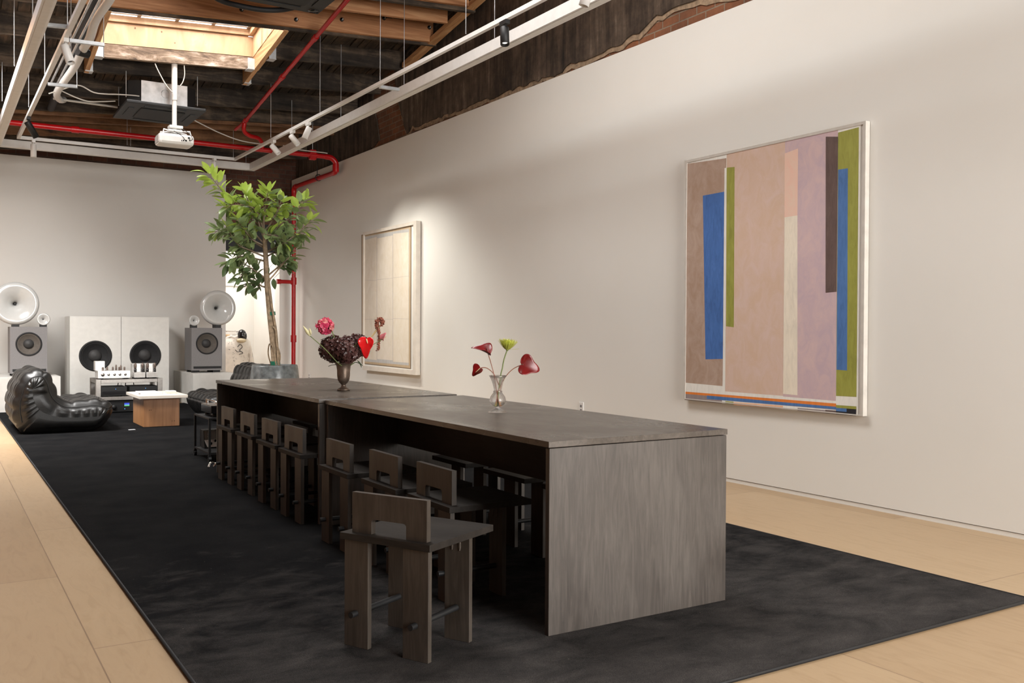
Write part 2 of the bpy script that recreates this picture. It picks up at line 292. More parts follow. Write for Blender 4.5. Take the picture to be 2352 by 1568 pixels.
def curve(pts, n=8):                     # Catmull-Rom through pts
    P = [Vector(p) for p in pts]; P = [P[0]*2-P[1]]+P+[P[-1]*2-P[-2]]; out = []
    for i in range(1, len(P)-2):
        for k in range(n):
            t = k/n; a, b, c, d = P[i-1:i+3]
            out.append(.5*((2*b)+(c-a)*t+(2*a-5*b+4*c-d)*t*t+(3*b-a-3*c+d)*t**3))
    out.append(P[-2]); return out
def look(origin, direction):             # matrix whose local z runs along direction
    q = Vector(direction).normalized().to_track_quat('Z', 'Y'); m = q.to_matrix().to_4x4(); m.translation = Vector(origin); return m
def xw(y): return 5.27+.0055*y          # the long white wall
YB = 15.95                               # the back wall

# ================================================================ the setting
def quad(mb, a, b, c, d, mi=0): return mb.add([a, b, c, d], [(0, 1, 2, 3)], mi)
def slab(mb, x0, y0, x1, y1, z0, z1, mi=0): return mb.box((x0, y0, z0), (x1, y1, z1), mi)
struct('floor', slab(MB(), -2.4, -3.7, 5.6, 18.6, -.1, 0), 'floor')
XL, YF = -2.2, -3.6
# long white wall, standing proud of the old brick above it
w = MB(); zt = lambda y: 3.70+.0085*(y-5)
pr_ = [(YF, .032), (YB, .032), (YB, zt(YB)), (YF, zt(YF))]
v = [(xw(y), y, z) for y, z in pr_]+[(xw(y)+.11, y, z) for y, z in pr_]
w.add(v, [(0, 1, 2, 3), (7, 6, 5, 4), (3, 2, 6, 7), (0, 4, 5, 1), (1, 5, 6, 2), (0, 3, 7, 4)]); struct('wall_right', w, 'wall')
b = MB(); b.add([(xw(y)+dx, y, z) for dx in (.006, .1) for y, z in [(YF, 0), (YB, 0), (YB, .027), (YF, .027)]], [(0, 1, 2, 3), (7, 6, 5, 4), (3, 2, 6, 7), (0, 4, 5, 1)])
struct('baseboard_right', b, 'wall')
b = MB(); b.add([(xw(y)+dx, y, z) for dx in (.115, .3) for y, z in [(YF, 3.3), (YB+.1, 3.3), (YB+.1, 4.9), (YF, 7.2)]], [(0, 1, 2, 3), (7, 6, 5, 4), (3, 2, 6, 7), (0, 4, 5, 1), (1, 5, 6, 2)])
struct('wall_right_upper', b, 'brick_side')
random.seed(4)
def rough_edge(pts, step=.07, amp=.022):
    out = []
    for (a, z0), (b_, z1) in zip(pts[:-1], pts[1:]):
        n = max(1, int(math.hypot(b_-a, z1-z0)/step))
        for i in range(n): t = i/n; out.append((a+(b_-a)*t+random.uniform(-.4, .4)*amp, z0+(z1-z0)*t+random.uniform(-1, .7)*amp))
    out.append(pts[-1]); return out
def plaster(poly, dx, mats, name, th):
    bm = bmesh.new(); vs = [bm.verts.new((xw(y)+dx-th, y, z)) for y, z in poly]; f = bm.faces.new(vs); r_ = bmesh.ops.extrude_face_region(bm, geom=[f])
    for q in r_['geom']:
        if isinstance(q, bmesh.types.BMVert): q.co.x += th-.002
    p = MB(); p.bm(bm); return struct(name, p, mats)
low = rough_edge([(YF, 3.80), (0, 3.84), (3.6, 3.85), (4.9, 3.86), (5.4, 3.85), (5.75, 3.95), (6.0, 3.97), (6.3, 3.945), (6.55, 3.88), (6.85, 3.83), (7.3, 3.805), (7.6, 3.85), (7.75, 3.80), (8.57, 3.825), (9.42, 3.84), (10.5, 3.86), (11.1, 3.85), (11.25, 3.90), (11.42, 3.83), (11.5, 3.93), (11.56, 4.05), (11.78, 4.45), (11.85, 4.9)])
up = [(11.7, 6.0), (YF, 7.1)]
plaster(low+up, .114, 'plaster', 'trim_plaster', .022)
plaster([(y, z-.035-.02*abs(math.sin(y*3.1))) for y, z in low[:-4]]+[(y, z+.02) for y, z in low[-5:]]+up, .1135, 'plaster_edge', 'trim_plaster_edge', .009)
plaster(rough_edge([(12.55, 5.0), (12.6, 4.55), (12.45, 4.2), (12.35, 3.9), (12.9, 3.74)])+[(YB+.05, 3.7), (YB+.05, 5.0)], .114, 'plaster', 'trim_plaster_far', .018)
# back wall: white panel, brick above and beside it, opening to the fitting room
b = MB(); b.box((XL, YB, 0), (4.215, YB+.07, 3.79)); struct('wall_back', b, 'wall_back')
b = MB(); b.box((XL, YB+.075, 3.0), (5.75, YB+.3, 5.2)); b.box((XL, YB+.075, 0), (4.20, YB+.3, 3.0)); struct('wall_back_brick', b, 'brick_back')
b = MB(); b.box((4.2, YB+.10, 2.52), (5.40, YB+.3, 3.0)); struct('trim_1', b, 'black_metal')
b = MB(); b.box((5.15, YB+.02, 0), (5.37, YB+.3, 2.52)); b.box((4.2, YB+.09, 0), (4.216, YB+.3, 2.52)); struct('trim_2', b, 'wall')
b = MB(); b.box((2.0, 18.3, 0), (5.6, 18.4, 3.3)); struct('wall_fitting_room_back', b, 'wall')
b = MB(); b.box((5.385, YB+.3, 0), (5.5, 18.3, 3.3)); struct('wall_fitting_room_side', b, 'wall')
b = MB(); b.box((1.9, YB+.3, 0), (2.0, 18.4, 3.3)); struct('wall_fitting_room_end', b, 'wall')
b = MB(); b.box((1.9, YB+.3, 3.3), (5.6, 18.4, 3.4)); struct('ceiling_fitting_room', b, 'wall')
b = MB(); b.box((2.0, 18.275, 2.02), (5.385, 18.3, 2.07)); struct('trim_3', b, 'wall')
# unseen sides of the hall that close it for light
b = MB(); b.box((XL-.1, YF, 0), (XL, YB+.3, 5.6)); struct('wall_left', b, 'brick_side')
b = MB(); WX0, WX1, WZ0, WZ1 = 1.6, 5.25, .45, 4.15
b.box((XL-.1, YF-.12, 0), (WX0, YF, 7.3)); b.box((WX1, YF-.12, 0), (5.8, YF, 7.3)); b.box((WX0, YF-.12, 0), (WX1, YF, WZ0)); b.box((WX0, YF-.12, WZ1), (WX1, YF, 7.3)); struct('wall_front', b, 'wall')
wf = bpy.data.objects.new('window_2', None); COL.objects.link(wf); wf['kind'] = 'structure'
fr = MB()
for k in range(5): x = WX0+(WX1-WX0)*k/4; fr.box((x-.035, YF-.09, WZ0), (x+.035, YF-.03, WZ1))
fr.box((WX0, YF-.09, WZ0), (WX1, YF-.03, WZ0+.07)); fr.box((WX0, YF-.09, WZ1-.07), (WX1, YF-.03, WZ1)); fr.box((WX0, YF-.09, 2.9), (WX1, YF-.03, 2.96))
fr.build('window_frame', 'black_metal', wf); MB().box((WX0, YF-.065, WZ0), (WX1, YF-.058, WZ1)).build('window_glass', 'pane', wf)
# sloping roof deck with the lounge skylight and two openings added for light
SX0, SX1, SY0, SY1 = 1.585, 3.42, 10.50, 11.68
FX0, FX1, FY0, FY1 = 1.46, 3.25, 4.55, 7.42
LX0, LX1, LY0, LY1 = -1.25, .42, 9.65, 12.2
d = MB(); xs = sorted([XL-.1, LX0, LX1, SX0, SX1, FX0, FX1, 5.58]); ys = sorted([YF-.12, FY0, FY1, LY0, SY0, SY1, LY1, YB+.3])
for i in range(len(xs)-1):
    for j in range(len(ys)-1):
        cx, cy = (xs[i]+xs[i+1])/2, (ys[j]+ys[j+1])/2
        if (SX0 < cx < SX1 and SY0 < cy < SY1) or (FX0 < cx < FX1 and FY0 < cy < FY1) or (LX0 < cx < LX1 and LY0 < cy < LY1): continue
        V_ = [(x, y, roof(x, y)+.265+h) for h in (0, .06) for x, y in ((xs[i], ys[j]), (xs[i+1], ys[j]), (xs[i+1], ys[j+1]), (xs[i], ys[j+1]))]
        d.add(V_, [(3, 2, 1, 0), (4, 5, 6, 7), (0, 1, 5, 4), (1, 2, 6, 5), (2, 3, 7, 6), (3, 0, 4, 7)])
struct('ceiling', d, 'deck')
bd = MB()                                # old boarding, a few boards hang lower than the deck
random.seed(11)
x = .5
while x < 5.3:
    wd = random.uniform(.09, .16); off = random.uniform(.225, .258)
    for ya, yb in ((7.6, SY0-.03), (SY0, SY1), (SY1+.03, YB)):
        if SX0-.2 < x < SX1+.05 and ya == SY0: continue
        bd.add([(xx, y, roof(xx, y)+off+h) for h in (0, .02) for xx, y in ((x, ya), (x+wd-.012, ya), (x+wd-.012, yb), (x, yb))], [(3, 2, 1, 0), (4, 5, 6, 7), (0, 1, 5, 4), (1, 2, 6, 5), (2, 3, 7, 6), (3, 0, 4, 7)])
    x += wd
struct('ceiling_boards', bd, 'deck')
def beam_x(mb, y, wd, dz, h, x0=XL, x1=5.37):
    mb.add([(x, yy, roof(x, yy if False else y)+dz+hh) for hh in (0, h) for x, yy in ((x0, y), (x1, y), (x1, y+wd), (x0, y+wd))], [(3, 2, 1, 0), (4, 5, 6, 7), (0, 1, 5, 4), (1, 2, 6, 5), (2, 3, 7, 6), (3, 0, 4, 7)]); return mb
def beam_y(mb, x, wd, dz, h, y0, y1):
    mb.add([(xx, y, roof(x, y)+dz+hh) for hh in (0, h) for xx, y in ((x, y0), (x+wd, y0), (x+wd, y1), (x, y1))], [(3, 2, 1, 0), (4, 5, 6, 7), (0, 1, 5, 4), (1, 2, 6, 5), (2, 3, 7, 6), (3, 0, 4, 7)]); return mb
def joist(y, wd, dz, h, mat, x0=XL, x1=5.37):
    if LY0-.1 < y < LY1+.05: x0 = max(x0, .48)
    return struct('ceiling_joist', beam_x(MB(), y, wd, dz, h, x0, x1), mat)
for y in (7.5, 8.0, 8.45, 8.9): joist(y, .05, 0, .26, 'timber', XL, 5.25)
j3_ = joist(9.405, .05, 0, .26, 'timber', XL, 5.25); joist(9.46, .06, -.035, .29, 'char_x')
j2_ = joist(9.87, .05, 0, .26, 'timber', XL, 5.22)
j1_ = joist(10.40, .05, 0, .26, 'timber', XL, 5.3); joist(10.453, .04, -.022, .28, 'char_x')
joist(11.30, .06, 0, .26, 'char_x', .48, SX0-.05); joist(11.30, .06, 0, .26, 'char_x', SX1+.05, 5.37)
for y in (12.15, 13.0): joist(y, .07, 0, .26, 'char_x')
joist(13.55, .06, .0, .26, 'char_x'); joist(13.62, .045, -.03, .2, 'brown_x'); joist(13.95, .06, 0, .26, 'brown_x'); joist(14.55, .06, 0, .26, 'brown_x', XL, 5.0); joist(15.2, .06, 0, .26, 'char_x')
struct('trim_wall_plate', beam_y(MB(), 5.25, .1, -.01, .06, 8.0, 11.2), 'timber_y')
for px, py, J in ((555, 22, j1_), (680, 45, j1_), (785, 45, j1_), (882, 42, j1_), (986, 63, j1_)):
    p = at_y(px, py, 10.395); MB().lathe([(0, -.012), (.022, -.012), (.024, 0), (.024, .01)], 12, mat=Matrix.Translation(p) @ Matrix.Rotation(R(-90), 4, 'X')).build('bolt_cap', 'black_gloss', J)
    MB().box((p.x+.004, p.y-.016, p.z-.010), (p.x+.012, p.y-.012, p.z+.012)).build('bolt_tip', 'white_metal', J)
# skylight over the lounge
sk = bpy.data.objects.new('window_1', None); COL.objects.link(sk); sk['kind'] = 'structure'
def wallboard(mb, axis, c, t, a0, a1, z0, z1):            # board whose lower and upper edge follow the slope
    if axis == 'y': P = [(a, c+q, roof(a, c)+z) for z in (z0, z1) for a, q in ((a0, 0), (a1, 0), (a1, t), (a0, t))]
    else: P = [(c+q, a, roof(c, a)+z) for z in (z0, z1) for a, q in ((a0, 0), (a1, 0), (a1, t), (a0, t))]
    return mb.add(P, [(3, 2, 1, 0), (4, 5, 6, 7), (0, 1, 5, 4), (1, 2, 6, 5), (2, 3, 7, 6), (3, 0, 4, 7)])
struct('header_board', wallboard(MB(), 'y', SY1, .06, SX0, SX1, -.01, .145), 'header', sk)
c = MB(); wallboard(c, 'y', SY1-.004, .05, SX0, SX1, .15, .395); wallboard(c, 'y', SY0-.05, .05, SX0, SX1, .02, .395); wallboard(c, 'x', SX0-.045, .05, SY0, SY1, .03, .395); struct('curb_panel', c, 'skyply', sk)
c = MB()
for k in range(6): a = SY0+(SY1-SY0)*k/6; wallboard(c, 'x', SX1-.008+.003*(k % 2), .04, a+.004, a+(SY1-SY0)/6-.004, .14, .395)
wallboard(c, 'x', SX1+.03, .05, SY0-.04, SY1+.04, -.0, .5); struct('curb_boards', c, 'skyply', sk)
c = MB(); wallboard(c, 'y', SY1-.03, .08, SX0+.06, SX1-.05, .405, .478); wallboard(c, 'x', SX1-.055, .1, SY0, SY1, .405, .478); wallboard(c, 'x', SX0-.04, .1, SY0, SY1, .405, .478); wallboard(c, 'y', SY0-.05, .08, SX0, SX1, .405, .478); struct('sill_frame', c, 'skyply', sk)
c = MB(); beam_y(c, SX1, .05, -.03, .19, 10.47, 12.14); beam_y(c, SX0-.05, .05, -.03, .19, 10.47, 12.14); struct('trimmer', c, 'timber_y', sk)
c = MB()
for k in range(5):
    xx = SX0+.05+(SX1-SX0-.12)*k/4; wallboard(c, 'x', xx-.02, .04, SY0, SY1, .478, .51)
wallboard(c, 'y', SY1-.09, .05, SX0, SX1, .48, .512); wallboard(c, 'y', SY0+.02, .05, SX0, SX1, .48, .512); struct('glazing_bar', c, 'galv', sk)
c = MB(); wallboard(c, 'y', SY0-.05, SY1-SY0+.1, SX0-.05, SX1+.05, .515, .525); struct('skylight_glass', c, 'pane', sk)
def hanger(p, sx, parent): # folded joist hanger
    m_ = MB(); m_.box((p.x-.03*sx, p.y-.06, p.z-.008), (p.x+.06*sx, p.y+.07, p.z+.0)); m_.box((p.x-.03*sx, p.y-.064, p.z-.005), (p.x+.055*sx, p.y-.058, p.z+.13)); return m_.build('joist_hanger', 'bracket', parent)
for x, y, sx in ((SX0+.03, SY1-.01, 1), (SX1-.03, SY1-.01, -1), (SX0-.02, 12.11, 1), (SX1+.03, 12.11, 1), (SX1+.1, 11.3, 1)): hanger(Vector((x, y, roof(x, y)-.02)), sx, sk)
# front skylight, added out of view to brighten the long wall and tables
sk2 = bpy.data.objects.new('added_skylight_front', None); COL.objects.link(sk2); sk2['kind'] = 'structure'
c = MB(); wallboard(c, 'y', FY1, .05, FX0, FX1, .2, .6); wallboard(c, 'y', FY0-.05, .05, FX0, FX1, .2, .6); wallboard(c, 'x', FX0-.05, .05, FY0, FY1, .2, .6); wallboard(c, 'x', FX1, .05, FY0, FY1, .2, .6); c.build('curb_panel', 'skyply', sk2)
c = MB(); wallboard(c, 'y', FY0-.05, FY1-FY0+.1, FX0-.05, FX1+.05, .6, .61); c.build('skylight_glass', 'pane', sk2)

sk3 = bpy.data.objects.new('added_skylight_side', None); COL.objects.link(sk3); sk3['kind'] = 'structure'  # side skylight, added out of view to brighten the lounge end
c = MB(); wallboard(c, 'y', LY1, .05, LX0, LX1, .0, .6); wallboard(c, 'y', LY0-.05, .05, LX0, LX1, .0, .6); wallboard(c, 'x', LX0-.05, .05, LY0, LY1, .0, .6); wallboard(c, 'x', LX1, .05, LY0, LY1, .0, .6); c.build('curb_panel', 'skyply', sk3)
c = MB(); wallboard(c, 'y', LY0-.05, LY1-LY0+.1, LX0-.05, LX1+.05, .6, .61); c.build('skylight_glass', 'pane', sk3)

# ================================================================ overhead fittings
def bar(mb, a, b, w_, h, up=(0, 0, 1), mi=0):
    a, b = Vector(a), Vector(b); t = (b-a).normalized(); s = t.cross(Vector(up)).normalized(); u = s.cross(t)
    V_ = [p+s*sx*w_/2+u*uz*h/2 for p in (a, b) for sx, uz in ((-1, -1), (1, -1), (1, 1), (-1, 1))]
    return mb.add(V_, [(3, 2, 1, 0), (4, 5, 6, 7), (0, 1, 5, 4), (1, 2, 6, 5), (2, 3, 7, 6), (3, 0, 4, 7)], mi)
def rod(parent, px, py, z, name='suspension_rod', r=.004):
    p = at_z(px, py, z); return MB().tube([p, (p.x, p.y, roof(p.x, p.y)+.02)], r, 6).build(name, 'galv', parent)
RZ = 3.73
rr = thing('linear_light', 'long white enamelled linear light running above the carpet beside the long white wall', 'ceiling light', group='linear lights of the hanging grid')
bar(MB(), (4.275, 14.70, RZ), (4.32, 2.5, RZ), .10, .10).build('housing', 'white_metal', rr)
bar(MB(), (4.275, 14.6, RZ-.052), (4.32, 2.5, RZ-.052), .06, .006).build('diffuser', 'white_matte', rr)
for px, py in ((670, 330), (783, 270), (928, 200), (1136, 95)): rod(rr, px, py, RZ+.04)
lr = thing('linear_light', 'white enamelled linear light hanging over the bare floor strip, opposite the long white wall', 'ceiling light', group='linear lights of the hanging grid')
bar(MB(), (.75, 14.70, RZ), (.77, 2.5, RZ), .10, .10).build('housing', 'white_metal', lr); bar(MB(), (.75, 14.6, RZ-.052), (.77, 2.5, RZ-.052), .06, .006).build('diffuser', 'white_matte', lr)
for px, py in ((33, 152), (75, 40), (5, 232)): rod(lr, px, py, RZ+.04)
br = thing('linear_light', 'white enamelled linear light running across in front of the back wall', 'ceiling light', group='linear lights of the hanging grid')
bar(MB(), (-.6, 14.65, RZ), (4.23, 14.65, RZ), .10, .10).build('housing', 'white_metal', br); bar(MB(), (-.6, 14.65, RZ-.052), (4.2, 14.65, RZ-.052), .06, .006).build('diffuser', 'white_matte', br)
for px, py in ((565, 378), (300, 335)): rod(br, px, py, RZ+.04)
TZ = 3.70
tr_ = thing('lighting_track', 'slim white lighting track with white spotlights and one black one beside the long white wall', 'lighting track', group='lighting tracks')
bar(MB(), (3.815, 13.93, TZ), (3.99, 2.5, TZ), .036, .036).build('track_profile', 'white_metal', tr_)
for px, py in ((622, 316), (735, 263), (873, 192), (1070, 78)): rod(tr_, px, py, TZ+.01)
p0, p1 = at_z(872, 199, 3.71), at_z(916, 206, 3.71); bar(MB(), p0, p1, .04, .03).build('crossbar', 'galv', tr_)
tl = thing('lighting_track', 'slim white lighting track over the bare floor strip, beside the flexible duct', 'lighting track', group='lighting tracks')
bar(MB(), (.965, 13.93, TZ), (1.0, 2.5, TZ), .04, .04).build('track_profile', 'white_metal', tl)
for a, b_ in (((105, 57), (157, 62)), ((160, 93), (240, 103)), ((110, 193), (178, 199))): bar(MB(), at_z(*a, TZ+.03), at_z(*b_, TZ+.03), .035, .03).build('crossbar', 'galv', tl)
for px, py in ((103, 172), (155, 62), (66, 246), (163, 120), (238, 133), (177, 200)): rod(tl, px, py, TZ+.02)
tb = thing('lighting_track', 'slim white lighting track running across, just in front of the back linear light', 'lighting track', group='lighting tracks')
bar(MB(), (.95, 13.93, TZ), (3.83, 13.93, TZ), .04, .04).build('track_profile', 'white_metal', tb)
for px, py in ((536, 365), (292, 333)): rod(tb, px, py, TZ+.02)
def proj(p): v_ = Vector(p)-CO; return 1176+F_PX*v_.dot(RT)/v_.dot(FW)
def on_track(px, a, b_):
    lo, hi = Vector(a), Vector(b_); f0 = proj(lo) < px
    for _ in range(40):
        mi_ = (lo+hi)/2
        if (proj(mi_) < px) == f0: lo = mi_
        else: hi = mi_
    return lo
TRK = {'w': ((3.815, 13.93, TZ-.052), (3.99, 2.5, TZ-.052)), 'f': ((.965, 13.93, TZ-.054), (.998, 3.5, TZ-.054)), 'b': ((.95, 13.93, TZ-.054), (3.83, 13.93, TZ-.054))}
def spot(px, trk, aim, mat, label, lit=False, L=.15, rad=.036, watts=0, cone=60):
    p = on_track(px, *TRK[trk]); s = thing('track_spotlight', label, 'spotlight', p, group='track spotlights')
    MB().box((-.02, -.05, 0), (.02, .05, .035)).build('track_adapter', mat, s); MB().tube([(0, 0, .0), (0, 0, -.055)], .011, 8).build('stem', mat, s)
    d = Vector(aim).normalized(); m_ = look(Vector((0, 0, -.055))-d*.035, d)
    MB().lathe([(0, 0), (rad, 0), (rad+.001, .004), (rad+.001, L), (rad-.006, L), (rad-.010, L-.025), (0, L-.025)], 20, mat=m_).build('lamp_head', mat, s)
    MB().lathe([(0, L-.022), (rad-.011, L-.022)], 16, mat=m_).build('lens', 'lamp_on' if lit else 'dust_cap', s)
    if watts:
        l = bpy.data.lights.new('track_lamp', 'SPOT'); l.energy = watts; l.spot_size = R(cone); l.spot_blend = 1; l.shadow_soft_size = .03; l.color = (1, .96, .87)
        o = bpy.data.objects.new('track_lamp', l); COL.objects.link(o); o.parent = s; q_ = Vector((0, 0, -.055))+d*(L-.02); o.location = q_; o.rotation_euler = d.to_track_quat('-Z', 'Y').to_euler()
    return s
ww = 'white_metal'
spot(628, 'w', (.50, -.48, -.78), ww, 'white track spotlight above the tree, farthest of three on the wall-side track', watts=190, cone=66)
spot(672, 'w', (.50, -.44, -.80), ww, 'white track spotlight in the middle of three on the wall-side track', watts=150, cone=66)
spot(708, 'w', (-.35, .15, -.9), ww, 'white track spotlight leaning the other way, nearest of three on the wall-side track')
spot(1159, 'w', (-.12, -.25, -.95), 'black_metal', 'black lit track spotlight on the wall-side track', True)
spot(1352, 'w', (-.2, .2, -.9), ww, 'white track spotlight cut by the top edge, near the long white wall')
spot(151, 'f', (.25, -.35, -.9), ww, 'white track spotlight tilted beside the flexible duct', L=.17)
spot(66, 'f', (.5, .25, -.8), 'black_metal', 'black track spotlight tilted over the red pipe by the back wall', L=.2)
spot(77, 'b', (0, 0, -1), ww, 'white spotlight hanging straight down over the big horn speaker beside the sofa', L=.17)
spot(492, 'b', (0, 0, -1), ww, 'white spotlight hanging straight down above the top of the tree', L=.17)
# red sprinkler pipes
def coupling(p, d, parent, r=.047, L=.07): return MB().tube([Vector(p)-Vector(d).normalized()*L/2, Vector(p)+Vector(d).normalized()*L/2], r, 14).build('coupling', 'red', parent)
sp = thing('sprinkler_pipe', 'red sprinkler main running across under the ceiling and down the corner riser', 'pipe')
PX, PZ = 5.225, 3.80
MB().tube([(-1.9, 13.5, PZ)]+[(PX-.16, 13.5, PZ-.0)], .036, 14).build('main_pipe', 'red', sp)
MB().tube(curve([(PX-.17, 13.5, PZ), (PX-.07, 13.5, PZ-.012), (PX, 13.5, PZ-.08), (PX, 13.5, PZ-.17), (PX, 13.53, PZ-.21), (PX, 13.62, PZ-.22)], 5), .042, 14).build('elbow', 'red', sp)
MB().tube([(PX, 13.6, PZ-.22), (PX, 15.34, PZ-.20)], .036, 14).build('wall_pipe', 'red', sp)
MB().tube(curve([(PX, 15.3, PZ-.20), (PX, 15.40, PZ-.21), (PX, 15.44, PZ-.26), (PX, 15.44, PZ-.36)], 5), .042, 14).build('elbow', 'red', sp)
MB().tube([(PX, 15.44, PZ-.3), (PX, 15.44, .0)], .036, 14).build('riser', 'red', sp)
for p, dd in (((PX-.35, 13.5, PZ), (1, 0, 0)), ((4.35, 13.5, PZ), (1, 0, 0)), ((1.6, 13.5, PZ), (1, 0, 0)), ((PX, 13.5, PZ-.16), (0, 0, 1)), ((PX, 15.44, 2.0), (0, 0, 1)), ((PX, 15.44, 1.02), (0, 0, 1))): coupling(p, dd, sp, .05 if dd[2] else .045, .12 if dd[2] else .09)
MB().tube([(PX, 15.44, 1.985), (PX-.27, 15.44, 1.985)], .033, 14).build('branch_stub', 'red', sp); coupling((PX-.26, 15.44, 1.985), (1, 0, 0), sp, .042, .07)
MB().box((PX-.42, 13.46, PZ-.07), (PX-.32, 13.54, PZ+.08), bev=.01).build('pipe_tee', 'red', sp)
MB().tube([(PX-.37, 13.5, PZ+.05), (PX-.37, 13.5, roof(PX, 13.5))], .006, 6).build('hanger_rod', 'galv', sp)
MB().tube([(PX-.02, 14.25, PZ-.2), (PX-.02, 14.25, 4.15)], .006, 6).build('hanger_rod', 'black_metal', sp)
MB().tube([(PX-.0+.05*math.cos(q), 14.25, PZ-.2+.05*math.sin(q)) for q in [k*PI/8 for k in range(17)]], .007, 6).build('hanger_ring', 'black_metal', sp)
dp = thing('sprinkler_pipe', 'slanting red sprinkler branch following the slope of the joists', 'pipe')
DX = 3.75; zb = lambda y: roof(DX, y)-.13
MB().tube([(DX, 6.2, zb(6.2)), (DX, 13.2, zb(13.2))], .026, 12).build('branch_pipe', 'red', dp)
MB().tube([(DX, 13.15, zb(13.15)), (DX-.02, 13.34, zb(13.34)-.01), (DX-.05, 13.5, zb(13.5)-.02)], .022, 10).build('capped_end', 'red', dp)
MB().tube(curve([(DX, 13.2, zb(13.2)), (DX, 13.24, zb(13.2)-.12), (DX+.1, 13.3, zb(13.2)-.17), (DX+.24, 13.36, zb(13.2)-.18), (DX+.32, 13.46, zb(13.2)-.22), (DX+.34, 13.5, PZ)], 6), .030, 12).build('drop_pipe', 'red', dp)
for y in (11.55, 10.35, 13.17): coupling((DX, y, zb(y)), (0, 1, -.15), dp, .034, .09)
# flexible duct and two thin pipes
fd = thing('flexible_duct', 'pale grey flexible duct snaking beside the skylight', 'duct')
pts = [at_z(a, b_, 3.93) for a, b_ in ((330, -260), (290, -120), (262, -30), (250, 0), (220, 45), (206, 88), (190, 115), (172, 152), (145, 190))]+[at_z(133, 208, 3.94), at_z(131, 220, 3.96), at_z(138, 229, 4.0), at_z(146, 229, 4.06)]
MB().tube(curve(pts, 8), .040, 12).build('duct_hose', 'white_metal', fd)
q = pts[6]; MB().tube([(q.x-.05, q.y-.03, q.z-.02), (q.x+.05, q.y+.03, q.z-.02)], .047, 12).build('clamp', 'black_metal', fd)
for dx, lab in ((0, 'thin grey conduit beside the white lighting track'), (.06, 'thin grey conduit next to the flexible duct')):
    tag(MB().tube([(1.09+dx, 6.6, 3.83), (1.09+dx, 11.2, 3.83)], .011, 8).build('conduit', 'galv'), lab, 'conduit', 'thin conduits')
tag(MB().tube([(1.30, 9.0, 4.3), (1.30, 13.4, 4.02)], .045, 10).build('black_duct', 'black_rubber'), 'black insulated duct under the joists behind the tracks', 'duct')
tag(MB().tube([at_z(122, 226, 4.0), at_z(270, 246, 4.0)], .014, 8).build('conduit', 'white_cable'), 'pale conduit leading to the far air conditioner cassette', 'conduit')
# air conditioners
ac = thing('air_conditioner', 'black ceiling cassette with a bare galvanised box hanging behind the projector', 'air conditioner', (2.41, 12.28, 3.86))
bx = MB(); oc = [(-.40, -.20), (-.26, -.30), (.28, -.30), (.40, -.20), (.40, .42), (-.40, .42)]
bx.prism(oc, 'z', .04, .33); o = bx.build('body', ['black_metal', 'galv'], ac)
for f in o.data.polygons:
    if f.normal.y < -.95: f.material_index = 1
MB().box((-.46, -.50, 0), (.46, .50, .035), bev=.008).build('cover_plate', 'black_metal', ac)
MB().box((-.26, -.28, -.012), (.26, .28, 0), bev=.006).build('intake_grille', 'black_rubber', ac)
for sx, sy in ((-1, 0), (1, 0), (0, -1), (0, 1)): MB().box((sx*.36-(.03 if sx else .24), sy*.39-(.03 if sy else .24), -.008), (sx*.36+(.03 if sx else .24), sy*.39+(.03 if sy else .24), 0)).build('louvre', 'black_metal', ac)
for sx, sy in ((-.42, -.22), (.42, -.22), (.42, .3), (-.42, .3)): MB().tube([(sx, sy, .12), (sx, sy, roof(2.41+sx, 12.28+sy)-3.86)], .006, 6).build('hanger_rod', 'galv', ac)
MB().lathe([(.046, 0), (.048, .003), (.051, .003), (.052, 0)], 24, mat=Matrix.Translation((.02, -.301, .20)) @ Matrix.Rotation(R(90), 4, 'X')).build('knockout', 'galv', ac)
ac2 = thing('air_conditioner', 'black ceiling cassette cut off by the top edge beside the red branch pipe', 'air conditioner', (2.87, 8.70, 4.40))
MB().box((-.48, -.47, 0), (.48, .47, .04), bev=.01).build('cover_plate', 'black_metal', ac2); MB().box((-.40, -.40, .04), (.40, .40, .34)).build('body', 'black_metal', ac2)
MB().box((-.27, -.27, -.014), (.27, .27, 0), bev=.006).build('intake_grille', 'black_rubber', ac2)
for sx, sy in ((-1, 0), (1, 0), (0, -1), (0, 1)): MB().box((sx*.37-(.035 if sx else .25), sy*.37-(.035 if sy else .25), -.01), (sx*.37+(.035 if sx else .25), sy*.37+(.035 if sy else .25), 0)).build('louvre', 'black_metal', ac2)
for sx in (-.40, .40): MB().lathe([(0, -.012), (.05, -.012), (.055, 0)], 16, mat=Matrix.Translation((sx, .38, 0))).build('corner_cap', 'black_gloss', ac2)
for sx, sy in ((-.4, -.35), (.4, -.35), (.4, .35), (-.4, .35)): MB().tube([(sx, sy, .1), (sx, sy, roof(2.87+sx, 8.7+sy)-4.4)], .006, 6).build('hanger_rod', 'galv', ac2)
tag(MB().tube(curve([at_z(*a, z) for a, z in (((455, -30), 4.52), ((505, 0), 4.46), ((545, 12), 4.42), ((600, 22), 4.40), ((650, 22), 4.42), ((695, 10), 4.46), ((720, -8), 4.5))], 8), .026, 10).build('insulated_hose', 'black_rubber'), 'thick black insulated hose looping below the new timber joist', 'hose')
